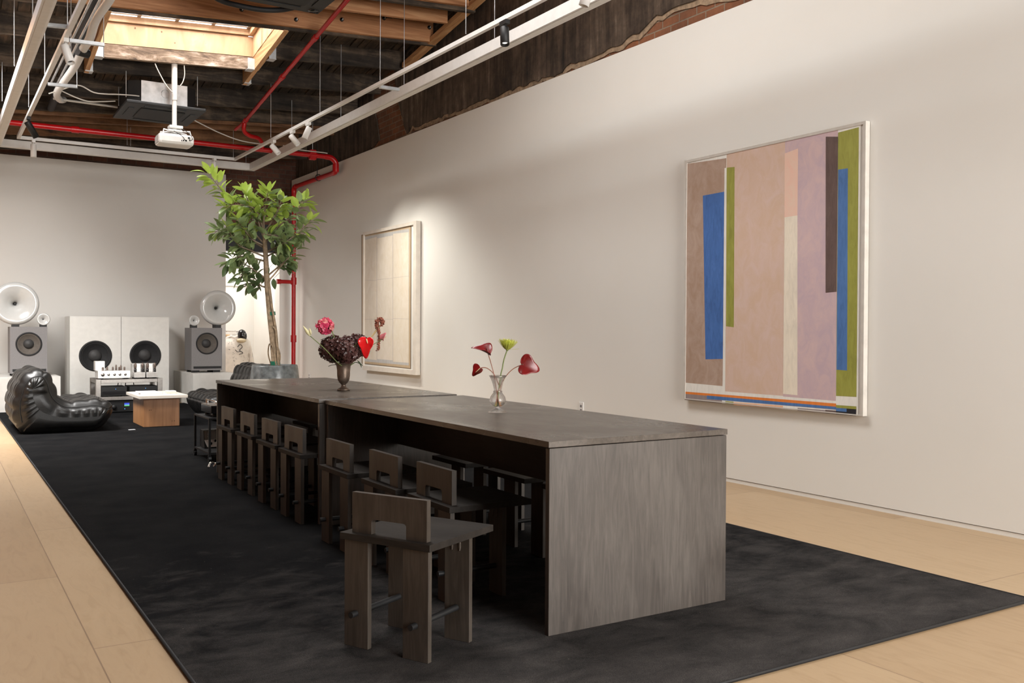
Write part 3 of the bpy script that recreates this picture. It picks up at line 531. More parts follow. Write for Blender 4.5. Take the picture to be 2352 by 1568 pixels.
# projector on its pole
pj = thing('projector', 'white ceiling projector on a white pole below the skylight', 'projector', (2.485, 11.74, 3.44))
b = MB(); b.box((-.205, -.14, -.055), (.205, .14, .075), bev=.035); b.build('case', 'white_metal', pj)
MB().tube([(0, 0, .13), (0, 0, .50)], .028, 16).build('lower_pole', 'white_metal', pj); MB().tube([(0, 0, .50), (0, 0, .945)], .034, 16).build('upper_pole', 'white_metal', pj)
b = MB(); b.box((-.07, -.06, .155), (.09, .06, .19), bev=.008); b.box((-.08, -.07, .115), (.08, .07, .135), bev=.006); b.tube([(0, 0, .1), (0, 0, .16)], .03, 12); b.build('mount_bracket', 'white_metal', pj)
for sx, sy in ((-.15, -.1), (.17, -.1), (.17, .1), (-.15, .1)): MB().tube([(0, 0, .122), (sx*.95, sy*.95, .122), (sx, sy, .072)], .008, 6).build('mount_arm', 'white_metal', pj)
b = MB(); b.box((.06, -.143, -.01), (.16, -.138, .05)); b.build('port_panel', 'white_matte', pj)
for x, z, wd in ((.07, .0, .012), (.095, .0, .02), (.125, .035, .024), (.14, .01, .012), (.05, -.004, .008)): MB().box((x, -.147, z-.008), (x+wd, -.142, z+.010)).build('port', 'black_gloss', pj)
for k in range(6): MB().box((-.2055, -.10, -.035+k*.016), (-.2045, .10, -.03+k*.016)).build('vent_slot', 'dust_cap', pj)
b = MB(); b.tube(curve([(-.02, -.02, .13), (-.01, -.14, .09), (.05, -.19, .04), (.095, -.15, .0)], 6), .004, 6); b.tube(curve([(.03, 0, .18), (.12, -.10, .12), (.175, -.17, .03), (.15, -.15, .0)], 6), .004, 6); b.build('cable', 'black_rubber', pj)
# loose white cables
def cable(pp, label, r=.008, mat='white_cable'): return tag(MB().tube(curve(pp, 8), r, 6).build('cable', mat), label, 'cable', 'loose cables under the ceiling')
cable([at_y(a, b_, 12.0) for a, b_ in ((112, 215), (135, 208), (180, 196), (215, 212), (245, 216), (275, 217), (320, 221), (345, 230), (372, 241))], 'white cable sagging from the lighting track to the galvanised box')
cable([at_y(a, b_, 12.4) for a, b_ in ((140, 208), (175, 224), (205, 233), (240, 233), (265, 232))], 'short white cable drooping below the longer one, beside the far cassette')
cable([at_y(a, b_, 13.0) for a, b_ in ((442, 274), (500, 303), (550, 322), (595, 330), (610, 329)) ], 'white cable sagging from the far cassette towards the red drop pipe')
cable([at_y(a, b_, 13.42) for a, b_ in ((650, 334), (690, 344), (740, 350), (752, 352))], 'white cable lying along the red main near the corner')
cable([at_y(a, b_, 11.70) for a, b_ in ((356, 146), (362, 160), (378, 190), (390, 206), (397, 212))], 'grey cable dropping from the skylight header to the projector pole', .007)
cable([at_y(a, b_, 11.70) for a, b_ in ((423, 150), (424, 172), (420, 188), (414, 197))], 'short white cable with bare ends hanging by the projector pole', .006)

# ================================================================ carpet, tables, stools
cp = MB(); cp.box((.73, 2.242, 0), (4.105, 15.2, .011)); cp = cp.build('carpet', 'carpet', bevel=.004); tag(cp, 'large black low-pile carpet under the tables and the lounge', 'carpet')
MB().tube([(.73, 15.2, .008), (.73, 2.242, .008), (4.105, 2.242, .008), (4.105, 15.2, .008)], .007, 6).build('binding', 'black_rubber', cp)
CZ = .0112
def table(x0, y0, y1, label, dz=0):
    wd, H = .938, .757+dz; L = y1-y0; t = thing('dining_table', label, 'table', (x0+wd/2, (y0+y1)/2, CZ)); h = H-CZ; x = wd/2; y = L/2
    MB().box((-x, -y, h-.024), (x, y, h)).build('tabletop', 'wood_y', t, bevel=.0015)
    for s_ in (-1, 1): MB().box((-x+.006, s_*(y-.004), 0), (x-.002, s_*(y-.030), h-.0275)).build('end_panel', 'wood_z', t, bevel=.0015)
    MB().box((-.012, -y+.032, .462), (.012, y-.032, h-.026)).build('apron_board', 'wood_under_shade', t); return t
table(1.99, 2.925, 5.298, 'dark stained plywood table in front, carrying the clear glass vase')
table(1.957, 5.322, 7.705, 'dark stained plywood table behind, carrying the bronze vase', .006)
def stool():
    t = thing('dining_stool', 'x', 'stool', (0, 0, CZ), 0, 'dark plywood stools with cut-out backs')
    MB().box((-.2075, -.206, .394), (.2075, .206, .419)).build('seat', 'stool_y', t, bevel=.0015)
    o = [(-.171, .419), (-.171, .567), (.171, .567), (.171, .419), (.080, .419)]+[(.068+.012*math.cos(q), .462+.012*math.sin(q)) for q in (0, .5, 1.05, PI/2)]+[(-.068+.012*math.cos(q), .462+.012*math.sin(q)) for q in (PI/2, 2.1, 2.65, PI)]+[(-.080, .419)]
    MB().prism(o, 'x', -.178, -.155).build('backrest', 'stool_z', t)
    for xf in (-.196, .062):
        for s_ in (-1, 1): MB().box((xf, s_*.192, 0), (xf+.021, s_*.080, .394)).build('leg', 'stool_z', t, bevel=.001)
    for s_ in (-1, 1):
        MB().tube([(-.226, s_*.136, .125), (.060, s_*.136, .125)], .0115, 12).build('dowel_rail', 'black_metal', t)
        for q in (.115, .150): MB().prism([(s_*q-.003, .352), (s_*q, .340), (s_*q+.003, .352), (s_*q+.003, .372), (s_*q, .384), (s_*q-.003, .372)], 'x', .058, .064).build('slot_light_cap', 'slot_light', t)  # lighter caps stand for light seen through the leg slots
    return t
st = stool()
sl = [(1.557, 3.164, R(27), 'dark plywood stool pulled out and turned, alone in front of the table end'),
      (2.058, 3.668, 0, 'dark plywood stool tucked under the front table, directly behind the pulled-out one'),
      (2.043, 4.178, 0, 'dark plywood stool tucked under the front table, second in from the pulled-out one'),
      (2.026, 4.735, 0, 'dark plywood stool under the front table, at its far end by the join'),
      (2.064, 5.572, 0, 'dark plywood stool under the rear table, at its near end by the join'),
      (2.074, 6.085, 0, 'dark plywood stool second from the table join under the rear table'),
      (2.092, 6.665, 0, 'dark plywood stool third from the table join under the rear table'),
      (2.090, 7.190, 0, 'dark plywood stool at the far end of the rear table, next to the turntable cart'),
      (2.742, 3.580, PI, 'dark plywood stool on the wall side of the front table, tight behind the end panel'),
      (2.742, 4.150, PI, 'dark plywood stool on the wall side of the front table, middle of three seen underneath'),
      (2.742, 4.760, PI, 'dark plywood stool on the wall side of the front table, deepest of three seen underneath'),
      (2.715, 5.590, PI, 'dark plywood stool on the wall side of the rear table, next to the table join'),
      (2.715, 6.130, PI, 'dark plywood stool on the wall side of the rear table, second from the table join'),
      (2.715, 6.680, PI, 'dark plywood stool on the wall side of the rear table, third from the table join'),
      (2.715, 7.220, PI, 'dark plywood stool on the wall side of the rear table, nearest the tree pot')]
st.location = (sl[0][0], sl[0][1], CZ); st.rotation_euler = (0, 0, sl[0][2]); st['label'] = sl[0][3]
for x, y, a, lab in sl[1:]: dup(st, (x, y, CZ), a, lab)

# ================================================================ paintings and wall details
def paint(c, var=.10):
    c = tuple(min(.8, x*1.25) for x in c)
    t = NT('oil_paint'); v = t.coord('World', scale=(1, 7, 1.6)); n = t.noise(v, 5, 6, .65, .8); k = t.noise(t.coord('World'), 2.6, 4)
    f = t.math('ADD', t.math('MULTIPLY', n, .65), t.math('MULTIPLY', k, .35))
    t.base(t.ramp(f, [(.3, tuple(x*(1-var*1.5) for x in c)), (.5, c), (.7, tuple(min(1, x*(1+var)+.01) for x in c))])); t.set(Roughness=.6); t.bump(n, .1, .003); return t.m
def paint2(a, b):
    a = tuple(min(.8, x*1.25) for x in a); b = tuple(min(.8, x*1.25) for x in b)
    t = NT('oil_paint'); v = t.coord('World', scale=(1, 2.6, 1.7)); n = t.noise(v, 3.6, 7, .68, .9); t.base(t.ramp(n, [(.36, a), (.64, b)])); t.set(Roughness=.6); t.bump(n, .1, .003); return t.m
big = thing('painting', 'tall abstract painting of blue, green, pink and mauve upright bands', 'painting', (xw(4.9)-.05, 4.876, .62))
PXF = xw(4.9)-.044
zc = lambda zx, zy: at_x(1540+zx/2.148, 250+zy/2.148, PXF)
def patches(parent, name, X, conv, polys, off0=.0006):
    mb = MB(); mats = []
    for k, (mt, pl) in enumerate(polys):
        if mt not in mats: mats.append(mt)
        V_ = [conv(*p) for p in pl]; V_ = [(X-off0*(k+1)/6-.0004, p.y, p.z) for p in V_]; mb.add(V_, [tuple(range(len(V_)))], mats.index(mt))
    return mb.build(name, mats, None, fix=False), parent
def adopt(o, parent, wl=True):
    o.parent = parent; o.matrix_parent_inverse = Matrix.Translation(-Vector(parent.location)); return o
tp, bl, gr, pk, mv, cr, br_, wh, og, pg, bk = paint2((.30, .205, .15), (.36, .27, .22)), paint((.042, .115, .32), .25), paint((.235, .24, .045), .18), paint2((.50, .36, .27), (.53, .40, .35)), paint2((.42, .32, .36), (.50, .37, .37)), paint((.66, .58, .48)), paint((.095, .062, .055), .2), paint((.62, .61, .57)), paint((.58, .17, .03)), paint((.22, .18, .18)), paint((.012, .012, .016))
pks = paint2((.68, .42, .34), (.62, .46, .37)); bl2 = paint((.055, .135, .32), .2); pko = paint((.70, .36, .22))
P_ = [(wh, [(68, 252), (940, 62), (926, 1512), (62, 1428)]), (tp, [(75, 272), (276, 243), (257, 1367), (73, 1350)]), (pk, [(278, 215), (566, 158), (556, 1415), (270, 1393)]), (mv, [(566, 158), (827, 100), (816, 1440), (556, 1418)]),
      (bl, [(160, 428), (266, 408), (259, 1233), (173, 1235)]), (wh, [(267, 292), (277, 290), (270, 1385), (258, 1383)]), (gr, [(278, 290), (317, 286), (313, 1077), (275, 1072)]), (pks, [(564, 220), (630, 195), (627, 525), (563, 535)]), (cr, [(563, 535), (627, 525), (627, 1412), (556, 1405)]),
      (br_, [(767, 137), (827, 137), (820, 902), (766, 907)]), (gr, [(828, 117), (930, 90), (918, 1420), (818, 1415)]), (bl2, [(828, 300), (876, 293), (872, 1290), (820, 1286)]),
      (pg, [(72, 1404), (818, 1468), (818, 1506), (70, 1435)]), (og, [(72, 1394), (818, 1453), (818, 1469), (72, 1405)]), (bl2, [(180, 1413), (818, 1469), (818, 1482), (255, 1436), (180, 1430)]), (wh, [(255, 1437), (818, 1484), (818, 1490), (628, 1474), (628, 1488), (255, 1452)]), (gr, [(272, 1441), (312, 1444), (312, 1457), (272, 1453)]), (pko, [(312, 1446), (556, 1464), (556, 1479), (312, 1460)]), (br_, [(765, 1484), (818, 1488), (818, 1505), (765, 1500)]),
      (gr, [(818, 1460), (918, 1467), (918, 1481), (818, 1474)]), (bk, [(818, 1474), (918, 1481), (916, 1514), (818, 1506)]), (bl2, [(818, 1474), (870, 1478), (870, 1494), (818, 1490)])]
o, _ = patches(big, 'canvas', PXF, zc, P_); adopt(o, big)
yl, yr, z0, z1 = 5.748, 4.005, .622, 2.581
f = MB(); f.box((PXF+.002, yr+.012, z0+.004), (xw(4.9)-.012, yl-.012, z1-.012)); adopt(f.build('stretcher', 'wall'), big)
f = MB()
for a, b_ in (((yr, z0), (yr+.022, z1)), ((yl-.022, z0), (yl, z1)), ((yr+.0222, z1-.02), (yl-.0222, z1)), ((yr+.0222, z0), (yl-.0222, z0+.008))): f.box((PXF-.006, a[0], a[1]), (xw(4.9)-.008, b_[0], b_[1]))
adopt(f.build('frame', 'frame_paint'), big)
sm = thing('painting', 'pale framed painting of a cream three-by-three grid, behind the bronze vase', 'painting', (xw(11.6)-.06, 11.65, .6))
SXF = xw(11.6)-.055; sc_ = lambda zx, zy: at_x(800+zx/3.922, 480+zy/3.922, SXF)
cre = [paint2((.55, .48, .385), (.60, .54, .46)), paint2((.55, .485, .395), (.60, .54, .465)), paint2((.56, .49, .385), (.60, .54, .455))]; bg_ = paint((.40, .39, .375)); tn = paint((.40, .30, .19)); ln = paint((.42, .37, .33)); dk = paint((.15, .10, .06))
P_ = [(dk, [(118, 232), (568, 142), (564, 1440), (120, 1392)]), (tn, [(124, 238), (562, 150), (558, 1432), (126, 1386)]), (bg_, [(130, 252), (548, 176), (545, 1408), (132, 1370)]),
      (cre[0], [(135, 284), (257, 250), (257, 1360), (137, 1345)]), (cre[1], [(259, 265), (402, 236), (402, 1362), (259, 1350)]), (cre[2], [(404, 222), (543, 208), (545, 1384), (404, 1374)]),
      (ln, [(135, 640), (257, 641), (257, 644), (135, 643)]), (ln, [(259, 634), (402, 620), (402, 623), (259, 637)]), (ln, [(404, 618), (543, 602), (543, 605), (404, 621)]),
      (ln, [(135, 990), (257, 991), (257, 994), (135, 993)]), (ln, [(259, 990), (402, 990), (402, 993), (259, 993)]), (ln, [(404, 984), (543, 988), (543, 991), (404, 987)]), (ln, [(256, 250), (260, 250), (260, 1360), (256, 1360)]), (ln, [(401, 236), (405, 236), (405, 1370), (401, 1370)])]
o, _ = patches(sm, 'canvas', SXF, sc_, P_); adopt(o, sm)
syl, syr, sz0, sz1 = 12.51, 10.775, .60, 2.58
f = MB(); f.box((SXF+.002, syr+.03, sz0+.03), (xw(11.6)-.008, syl-.03, sz1-.03)); adopt(f.build('backing_board', 'wall'), sm)
f = MB()
for a, b_ in (((syr, sz0), (syr+.085, sz1)), ((syl-.026, sz0), (syl, sz1)), ((syr+.0852, sz1-.045), (syl-.0262, sz1)), ((syr+.0852, sz0), (syl-.0262, sz0+.062))): f.box((SXF-.022, a[0], a[1]), (xw(11.6)-.012, b_[0], b_[1]))
adopt(f.build('frame', 'travertine'), sm)
for px, py, lab in ((1336, 937, 'small white wall socket just above the front table'), (711, 864, 'small white wall socket by the tree pot, below the red riser')):
    p = at_x(px, py, xw(at_x(px, py, 5.3).y)); s_ = thing('wall_socket', lab, 'socket', p)
    MB().box((-.008, -.036, -.058), (.001, .036, .058), bev=.003).build('plate', 'white_metal', s_)
    for q in (-.02, .02): MB().box((-.0095, -.014, q-.012), (-.008, .014, q+.012)).build('outlet', 'grey_cab', s_)

# ================================================================ lounge end
def woofer(parent, x, z, r, y, cone, ring=True):
    m_ = Matrix.Translation((x, y, z)) @ Matrix.Rotation(R(90), 4, 'X')
    MB().lathe([(r, 0), (r, .006), (r*.93, .010), (r*.90, .002), (r*.86, .004), (r*.80, -.004), (r*.42, -.05), (r*.40, -.05), (0, -.05)], 40, mat=m_).build('woofer_cone', cone, parent)
    MB().lathe([(r*1.03, -.001), (r*1.03, .008), (r*.93, .012), (r*.90, .004)], 40, mat=m_).build('woofer_ring', 'black_rubber', parent)
    MB().lathe([(r*.42, -.049), (r*.36, -.025), (r*.22, -.008), (0, -.002)], 28, mat=m_).build('dust_cap', 'dust_cap', parent)
def cabinet(parent, x0, x1, y0, y1, z0, z1, hx, hz, hr, mat, bev=.003):
    mb = MB(); N = 64; rim = []; c_ = []
    for k in range(N):
        a = 2*PI*k/N; dx, dz = math.cos(a), math.sin(a); tx = ((x1 if dx > 0 else x0)-hx)/dx if abs(dx) > 1e-6 else 1e9; tz = ((z1 if dz > 0 else z0)-hz)/dz if abs(dz) > 1e-6 else 1e9; t_ = min(tx, tz)
        rim.append((hx+dx*t_, y0, hz+dz*t_)); c_.append((hx+dx*hr, y0, hz+dz*hr))
    for qx, qz in ((x0, z0), (x1, z0), (x1, z1), (x0, z1)):
        k = min(range(N), key=lambda i: (rim[i][0]-qx)**2+(rim[i][2]-qz)**2); rim[k] = (qx, y0, qz)
    well = [(p[0], y0+.09, p[2]) for p in c_]
    mb.add(rim+c_+well, [(k, (k+1) % N, N+(k+1) % N, N+k) for k in range(N)]+[(N+k, N+(k+1) % N, 2*N+(k+1) % N, 2*N+k) for k in range(N)]+[tuple(range(2*N, 3*N))])
    mb.add(rim+[(p[0], y1, p[2]) for p in rim], [(k, N+k, N+(k+1) % N, (k+1) % N) for k in range(N)]+[tuple(range(N, 2*N))])
    return mb.build('cabinet', mat, parent)
for x0, x1, lab in ((1.716, 2.421, 'white subwoofer cabinet with a black cone, behind the silver preamplifier'), (2.427, 3.118, 'white subwoofer cabinet with a black cone, next to the plinth beside the fitting room')):
    s_ = thing('subwoofer', lab, 'loudspeaker', ((x0+x1)/2, 15.1, 0), group='white subwoofers'); wd = (x1-x0)/2
    hx_ = 2.065-2.0685 if x0 < 2 else 2.771-2.7725; cabinet(s_, -wd, wd, 0, .62, 0, 1.356, hx_, .767, .219, 'white_matte'); woofer(s_, 2.065-2.0685 if x0 < 2 else 2.771-2.7725, .767, .222, -.001, 'black_cone')
for x0, x1, lab in ((.66, 1.54, 'white plinth under the horn speaker behind the black sofa'), (3.368, 3.995, 'white plinth under the horn speaker beside the fitting room opening')):
    s_ = MB().box((x0, 14.6, 0), (x1, 15.93, .495)).build('speaker_plinth', 'white_matte', bevel=.003, origin=((x0+x1)/2, 15.2, 0)); tag(s_, lab, 'plinth', 'white plinths')
def horn(parent, x, y, z, r, name, mat_='horn'):
    m_ = Matrix.Translation((x, y, z)) @ Matrix.Rotation(R(90), 4, 'X')
    p = [(.0, -.86), (.05, -.80), (.09, -.62), (.17, -.42), (.32, -.24), (.50, -.12), (.66, -.055), (.76, -.02), (.84, 0), (.92, -.025), (.975, -.09), (1, -.18), (.985, -.29), (.93, -.42), (.80, -.60), (.60, -.80), (.40, -.98), (.25, -1.12), (0, -1.16)]
    o = MB().lathe([(a*r, b_*r) for a, b_ in p], 56, mat=m_).build(name, mat_, parent)
    MB().sphere((x, y+.72*r, z), (.075*r, .16*r, .075*r), seg=12).build('phase_plug', 'dust_cap', o); return o
def speaker(x0, x1, big_x, big_z, big_r, sm_x, sm_z, sm_r, lab):
    cx = (x0+x1)/2; s_ = thing('horn_loudspeaker', lab, 'loudspeaker', (cx, 14.9, .495), group='horn loudspeakers'); wd = (x1-x0)/2; g = .495
    cabinet(s_, -wd, wd, 0, .46, .035, .70, 0, .455, .164, 'grey_cab'); woofer(s_, 0, .455, .165, -.001, 'brown_cone')
    MB().box((-wd+.03, -.003, .062), (wd-.015, .02, .098)).build('bass_port', 'black_rubber', s_)
    for sx in (-1, 1):
        for yy in (.04, .34): MB().box((sx*.16-.055, yy, 0), (sx*.16+.055, yy+.08, .036)).build('foot', 'black_metal', s_)
    horn(s_, big_x-cx, .02, big_z-g, big_r, 'bass_horn'); horn(s_, sm_x-cx, .02, sm_z-g, sm_r, 'treble_horn')
    MB().box((big_x-cx-.045, .05, .70), (big_x-cx+.045, .24, big_z-g-big_r+.05)).build('horn_stand', 'black_metal', s_); MB().box((sm_x-cx-.045, .04, .70), (sm_x-cx+.045, .14, sm_z-g-sm_r+.02)).build('horn_stand', 'black_metal', s_)
speaker(.925, 1.398, 1.0, 1.525, .305, 1.352, 1.305, .088, 'grey horn speaker with white horns, behind the big black sofa')
speaker(3.413, 3.882, 3.835, 1.512, .278, 3.462, 1.308, .083, 'grey horn speaker with white horns, beside the fitting room opening')
# quilted sofas
def sofa(label, loc, rz, wd=1.31, name='quilted_sofa'):
    t = thing(name, label, 'sofa', loc, rz, 'low black quilted leather sofas')
    prof = [(.10, 0), (.30, -.0), (.55, 0), (.80, .0), (.92, .06), (1.0, .17), (1.025, .255), (.99, .31), (.92, .345), (.80, .362), (.68, .352), (.58, .345), (.51, .365), (.455, .42), (.425, .50), (.40, .585), (.355, .665), (.28, .705), (.20, .70), (.12, .655), (.055, .56), (.015, .42), (.0, .27), (.025, .11)]
    P = curve([(a, 0, b_) for a, b_ in prof]+[(prof[0][0], 0, prof[0][1])], 6)[:-1]; n = len(P)
    ln_ = [0]
    for i in range(n): ln_.append(ln_[-1]+(P[(i+1) % n]-P[i]).length)
    # arc positions: bottom ends near the tip; quilting starts at the front seam
    i_tip = min(range(n), key=lambda i: (P[i]-Vector((1.025, 0, .255))).length); i_bot = min(range(n), key=lambda i: (P[i]-Vector((.02, 0, .12))).length)
    tot = ln_[i_bot]-ln_[i_tip]; NQ = round(tot/.155); NV = round(wd/.165); mv_ = NV*8
    rows = []; nor = []
    for i in range(n):
        tg = (P[(i+1) % n]-P[i-1]).normalized(); nor.append(Vector((tg.z, 0, -tg.x)))
    for i in range(n):
        row = []
        for j in range(mv_+1):
            v = j/mv_; y = (v-.5)*wd; e = min(v, 1-v)*wd
            u = (ln_[i]-ln_[i_tip])/tot*NQ
            quilt = i_tip <= i <= i_bot
            pu = (abs(math.sin(PI*u))**.40)*(abs(math.sin(PI*v*NV))**.40) if quilt else .5
            edge = -.05*max(0, 1-e/.09)**2
            nz = noise.noise(Vector((P[i].x*9+3, y*9, P[i].z*9)))*.008
            h = (-.018+.026*pu if quilt else .0)+edge+nz
            sag = -.015*math.sin(PI*v) if (quilt and .5 < P[i].x < .95) else 0
            p_ = P[i]+nor[i]*h+Vector((0, y, sag)); p_.z = max(.002, p_.z); row.append(p_)
        rows.append(row)
    MB().grid(rows, 0, True, True).build('quilted_cushion', 'leather', t)
    # gathered side panels: pleats run from the seam towards the middle of the side
    for s_ in (-1, 1):
        j = 0 if s_ < 0 else mv_; ring = [r_[j] for r_ in rows]; spine = curve([(.86, 0, .17), (.62, 0, .17), (.42, 0, .19), (.27, 0, .26), (.20, 0, .38), (.19, 0, .50)], 10)
        fr_ = (0, .10, .25, .45, .70, 1.0); near_ = [min(range(len(spine)), key=lambda q: (spine[q]-Vector((p.x, 0, p.z))).length) for p in ring]
        for _ in range(6): near_ = [(near_[i-1]+2*near_[i]+near_[(i+1) % n])/4 if abs(near_[i-1]-near_[(i+1) % n]) < 25 else near_[i] for i in range(n)]
        G = []
        for i in range(n):
            q_ = min(len(spine)-1.001, near_[i]); sp_ = spine[int(q_)].lerp(spine[min(len(spine)-1, int(q_)+1)], q_-int(q_)); u = (ln_[i]-ln_[i_tip])/tot*NQ; quilt = i_tip <= i <= i_bot; row = []
            for k, f_ in enumerate(fr_):
                out = .058*math.sin(min(1, f_*2.2)*PI/2); pl_ = (abs(math.sin(PI*u*1.6))**.5-.7)*.030*math.sin(PI*min(1, f_*1.15)) if quilt else 0
                p = ring[i].lerp(Vector((sp_.x, ring[i].y, sp_.z)), f_); row.append(Vector((p.x, ring[i].y+s_*(out+pl_), max(.003, p.z))))
            G.append(row)
        MB().grid(G, 0, True, True).build('side_panel', 'leather', t)
        MB().tube([ring[i]+Vector((0, s_*.003, 0)) for i in range(i_tip, i_bot+1, 2)], .007, 6).build('piping', 'leather', t)
    return t
sofa('low black quilted leather sofa on the carpet edge, seen side-on from its back', (.735, 12.10, CZ), 0)
sofa('low black quilted leather sofa half hidden behind the tree pot and the rear table', (3.90, 12.28, CZ), PI)
# steel rack and hi-fi
rk = thing('equipment_rack', 'brushed steel two-shelf equipment rack in front of the white subwoofers', 'rack', (2.325, 14.08, CZ))
X_, Y_, H_ = .435, .29, .468
for sx in (-1, 1):
    for sy in (-1, 1): MB().box((sx*X_, sy*Y_, 0), (sx*(X_-.065), sy*(Y_-.065), H_)).build('post', 'steel', rk, bevel=.003)
for nm, z in (('upper_shelf', H_-.055), ('lower_shelf', .175)):
    MB().box((-X_+.065, -Y_+.003, z), (X_-.065, Y_-.003, z+.05)).build(nm, 'steel', rk, bevel=.003)
    for sx in (-1, 1): MB().box((sx*(X_-.004), -Y_+.065, z), (sx*(X_-.06), Y_-.065, z+.05)).build('side_rail', 'steel', rk)
def knob(parent, x, z, r, y, mat='silver'): return MB().lathe([(0, .022), (r*.9, .022), (r, .016), (r, 0)], 18, mat=Matrix.Translation((x, y, z)) @ Matrix.Rotation(R(90), 4, 'X')).build('knob', mat, parent)
TR = CZ+H_
pa = thing('preamplifier', 'silver valve preamplifier with five knobs on the steel rack', 'amplifier', (2.135, 13.95, TR))
MB().box((-.215, -.13, .012), (.205, .14, .115), bev=.004).build('chassis', 'silver', pa); MB().box((-.20, -.137, .014), (.19, -.129, .113)).build('faceplate', 'silver', pa)
for k, x in enumerate((-.155, -.08, -.005, .065, .135)): knob(pa, x, .062, .023 if not k else .016, -.138, 'steel')
MB().box((-.235, -.02, .115), (-.11, .12, .245), bev=.004).build('transformer_cover', 'silver', pa)
for k, (x, y, h) in enumerate(((-.14, -.06, .05), (-.075, .02, .05), (-.005, .0, .05), (.045, .05, .075), (.07, -.05, .05), (.11, .06, .07), (.14, -.04, .05))): MB().lathe([(0, .115), (.012, .115), (.012, .115+h*.8), (.006, .115+h), (0, .115+h)], 12, mat=Matrix.Translation((x, y, 0))).build('valve', 'tube', pa)
for x in (-.17, .16): MB().box((x-.03, -.11, 0), (x+.03, .1, .012)).build('foot', 'black_rubber', pa)
for cx, lab in ((2.462, 'silver valve power amplifier beside the preamplifier on the rack'), (2.625, 'silver valve power amplifier at the end of the rack')):
    a = thing('power_amplifier', lab, 'amplifier', (cx, 13.94, TR), group='valve power amplifiers')
    MB().box((-.072, -.12, .012), (.072, .15, .085), bev=.003).build('chassis', 'silver', a); MB().box((-.075, -.01, .085), (.075, .15, .205), bev=.003).build('transformer_cover', 'silver', a); MB().box((-.066, -.126, .02), (.066, -.119, .08)).build('faceplate', 'steel', a)
    for x in (-.048, .048):
        MB().lathe([(0, .085), (.017, .085), (.017, .135), (0, .137)], 14, mat=Matrix.Translation((x, -.06, 0))).build('valve_base', 'dark_tube', a)
        MB().lathe([(0, .135), (.014, .137), (.019, .165), (.019, .19), (.010, .215), (0, .22)], 14, mat=Matrix.Translation((x, -.06, 0))).build('valve', 'tube', a)
    for x in (-.05, .05): MB().box((x-.015, -.1, 0), (x+.015, .1, .012)).build('foot', 'black_rubber', a)
SZ = CZ+.225
for cx, wd, lab in ((2.125, .165, 'black hi-fi unit with a ridged front on the rack shelf, under the preamplifier'), (2.515, .19, 'black hi-fi unit on the rack shelf, under the power amplifiers')):
    a = thing('hifi_unit', lab, 'amplifier', (cx, 14.0, SZ), group='black units on the rack shelf'); MB().box((-wd, -.2, .012), (wd, .2, .135), bev=.003).build('case', 'black_metal', a)
    MB().box((-wd+.01, -.204, .03), (wd-.02, -.199, .075)).build('front_panel', 'black_gloss', a); MB().sphere((.02, -.203, .105), .004).build('indicator', 'led', a)
    for x in (-wd+.04, wd-.04): MB().box((x-.02, -.18, 0), (x+.02, .18, .012)).build('foot', 'black_rubber', a)
a = thing('hifi_unit', 'black hi-fi unit with a small lit blue display on the floor under the rack', 'amplifier', (2.325, 14.02, CZ)); MB().box((-.35, -.2, .01), (.35, .2, .165), bev=.004).build('case', 'black_metal', a)
MB().box((-.065, -.204, .085), (0, -.199, .132)).build('display', 'display', a); MB().sphere((-.06, -.203, .05), .005).build('indicator', 'led', a); knob(a, -.2, .08, .03, -.2, 'black_metal')
for x in (-.28, .28): MB().box((x-.03, -.15, 0), (x+.03, .15, .01)).build('foot', 'black_rubber', a)
for k, x in enumerate((2.26, 2.36, 2.47)): tag(MB().tube(curve([(x, 14.37, .46), (x+.01, 14.4, .38), (x+.02*(k-1), 14.38, .28), (x, 14.36, .2)], 5), .006, 6).build('power_cable', 'black_rubber'), ('black cable behind the rack, below the preamplifier', 'black cable behind the rack, in the middle of three', 'black cable behind the rack, below the power amplifiers')[k], 'cable', 'cables behind the rack')
# coffee table
ct = thing('coffee_table', 'low coffee table with a wooden box base and a pale stone top', 'table', (2.32, 11.98, CZ))
MB().box((-.205, -.345, 0), (.205, .33, .342)).build('base', 'oak', ct, bevel=.003); MB().box((-.275, -.47, .342), (.275, .40, .378)).build('stone_top', 'travertine', ct, bevel=.003)
for x, z in ((-.14, .2), (-.12, .2), (.12, .06), (.145, .06)): MB().lathe([(0, .001), (.005, .001), (.005, 0)], 8, mat=Matrix.Translation((x, -.345, z)) @ Matrix.Rotation(R(90), 4, 'X')).build('knot', 'soil', ct)
CT = CZ+.379
def sheet(name, label, cat, c, sz, z, h, rz, mat, grp=None):
    t = thing(name, label, cat, (c[0], c[1], z), rz, grp); MB().box((-sz[0]/2+.003, -sz[1]/2+.003, .001), (sz[0]/2, sz[1]/2-.003, h-.001)).build('pages', 'paper', t); MB().box((-sz[0]/2, -sz[1]/2, h-.001), (sz[0]/2, sz[1]/2, h)).build('cover', mat, t); MB().box((-sz[0]/2, -sz[1]/2, 0), (sz[0]/2, sz[1]/2, .001)).build('back_cover', mat, t); return t
sheet('magazine', 'white magazine lying on the stone coffee table, under the smaller one', 'magazine', (2.22, 11.92), (.25, .32), CT, .014, .1, 'paper', 'magazines on the coffee table'); sheet('magazine', 'white magazine on top of the pile on the stone coffee table', 'magazine', (2.21, 11.94), (.23, .30), CT+.0142, .010, -.05, 'paper', 'magazines on the coffee table')
bxx = thing('small_box', 'small white box on the stone coffee table', 'box', (2.47, 11.86, CT)); MB().box((-.05, -.06, 0), (.05, .06, .022), bev=.003).build('tray', 'travertine', bxx); MB().box((-.052, -.062, .022), (.052, .062, .032), bev=.003).build('lid', 'paper', bxx)
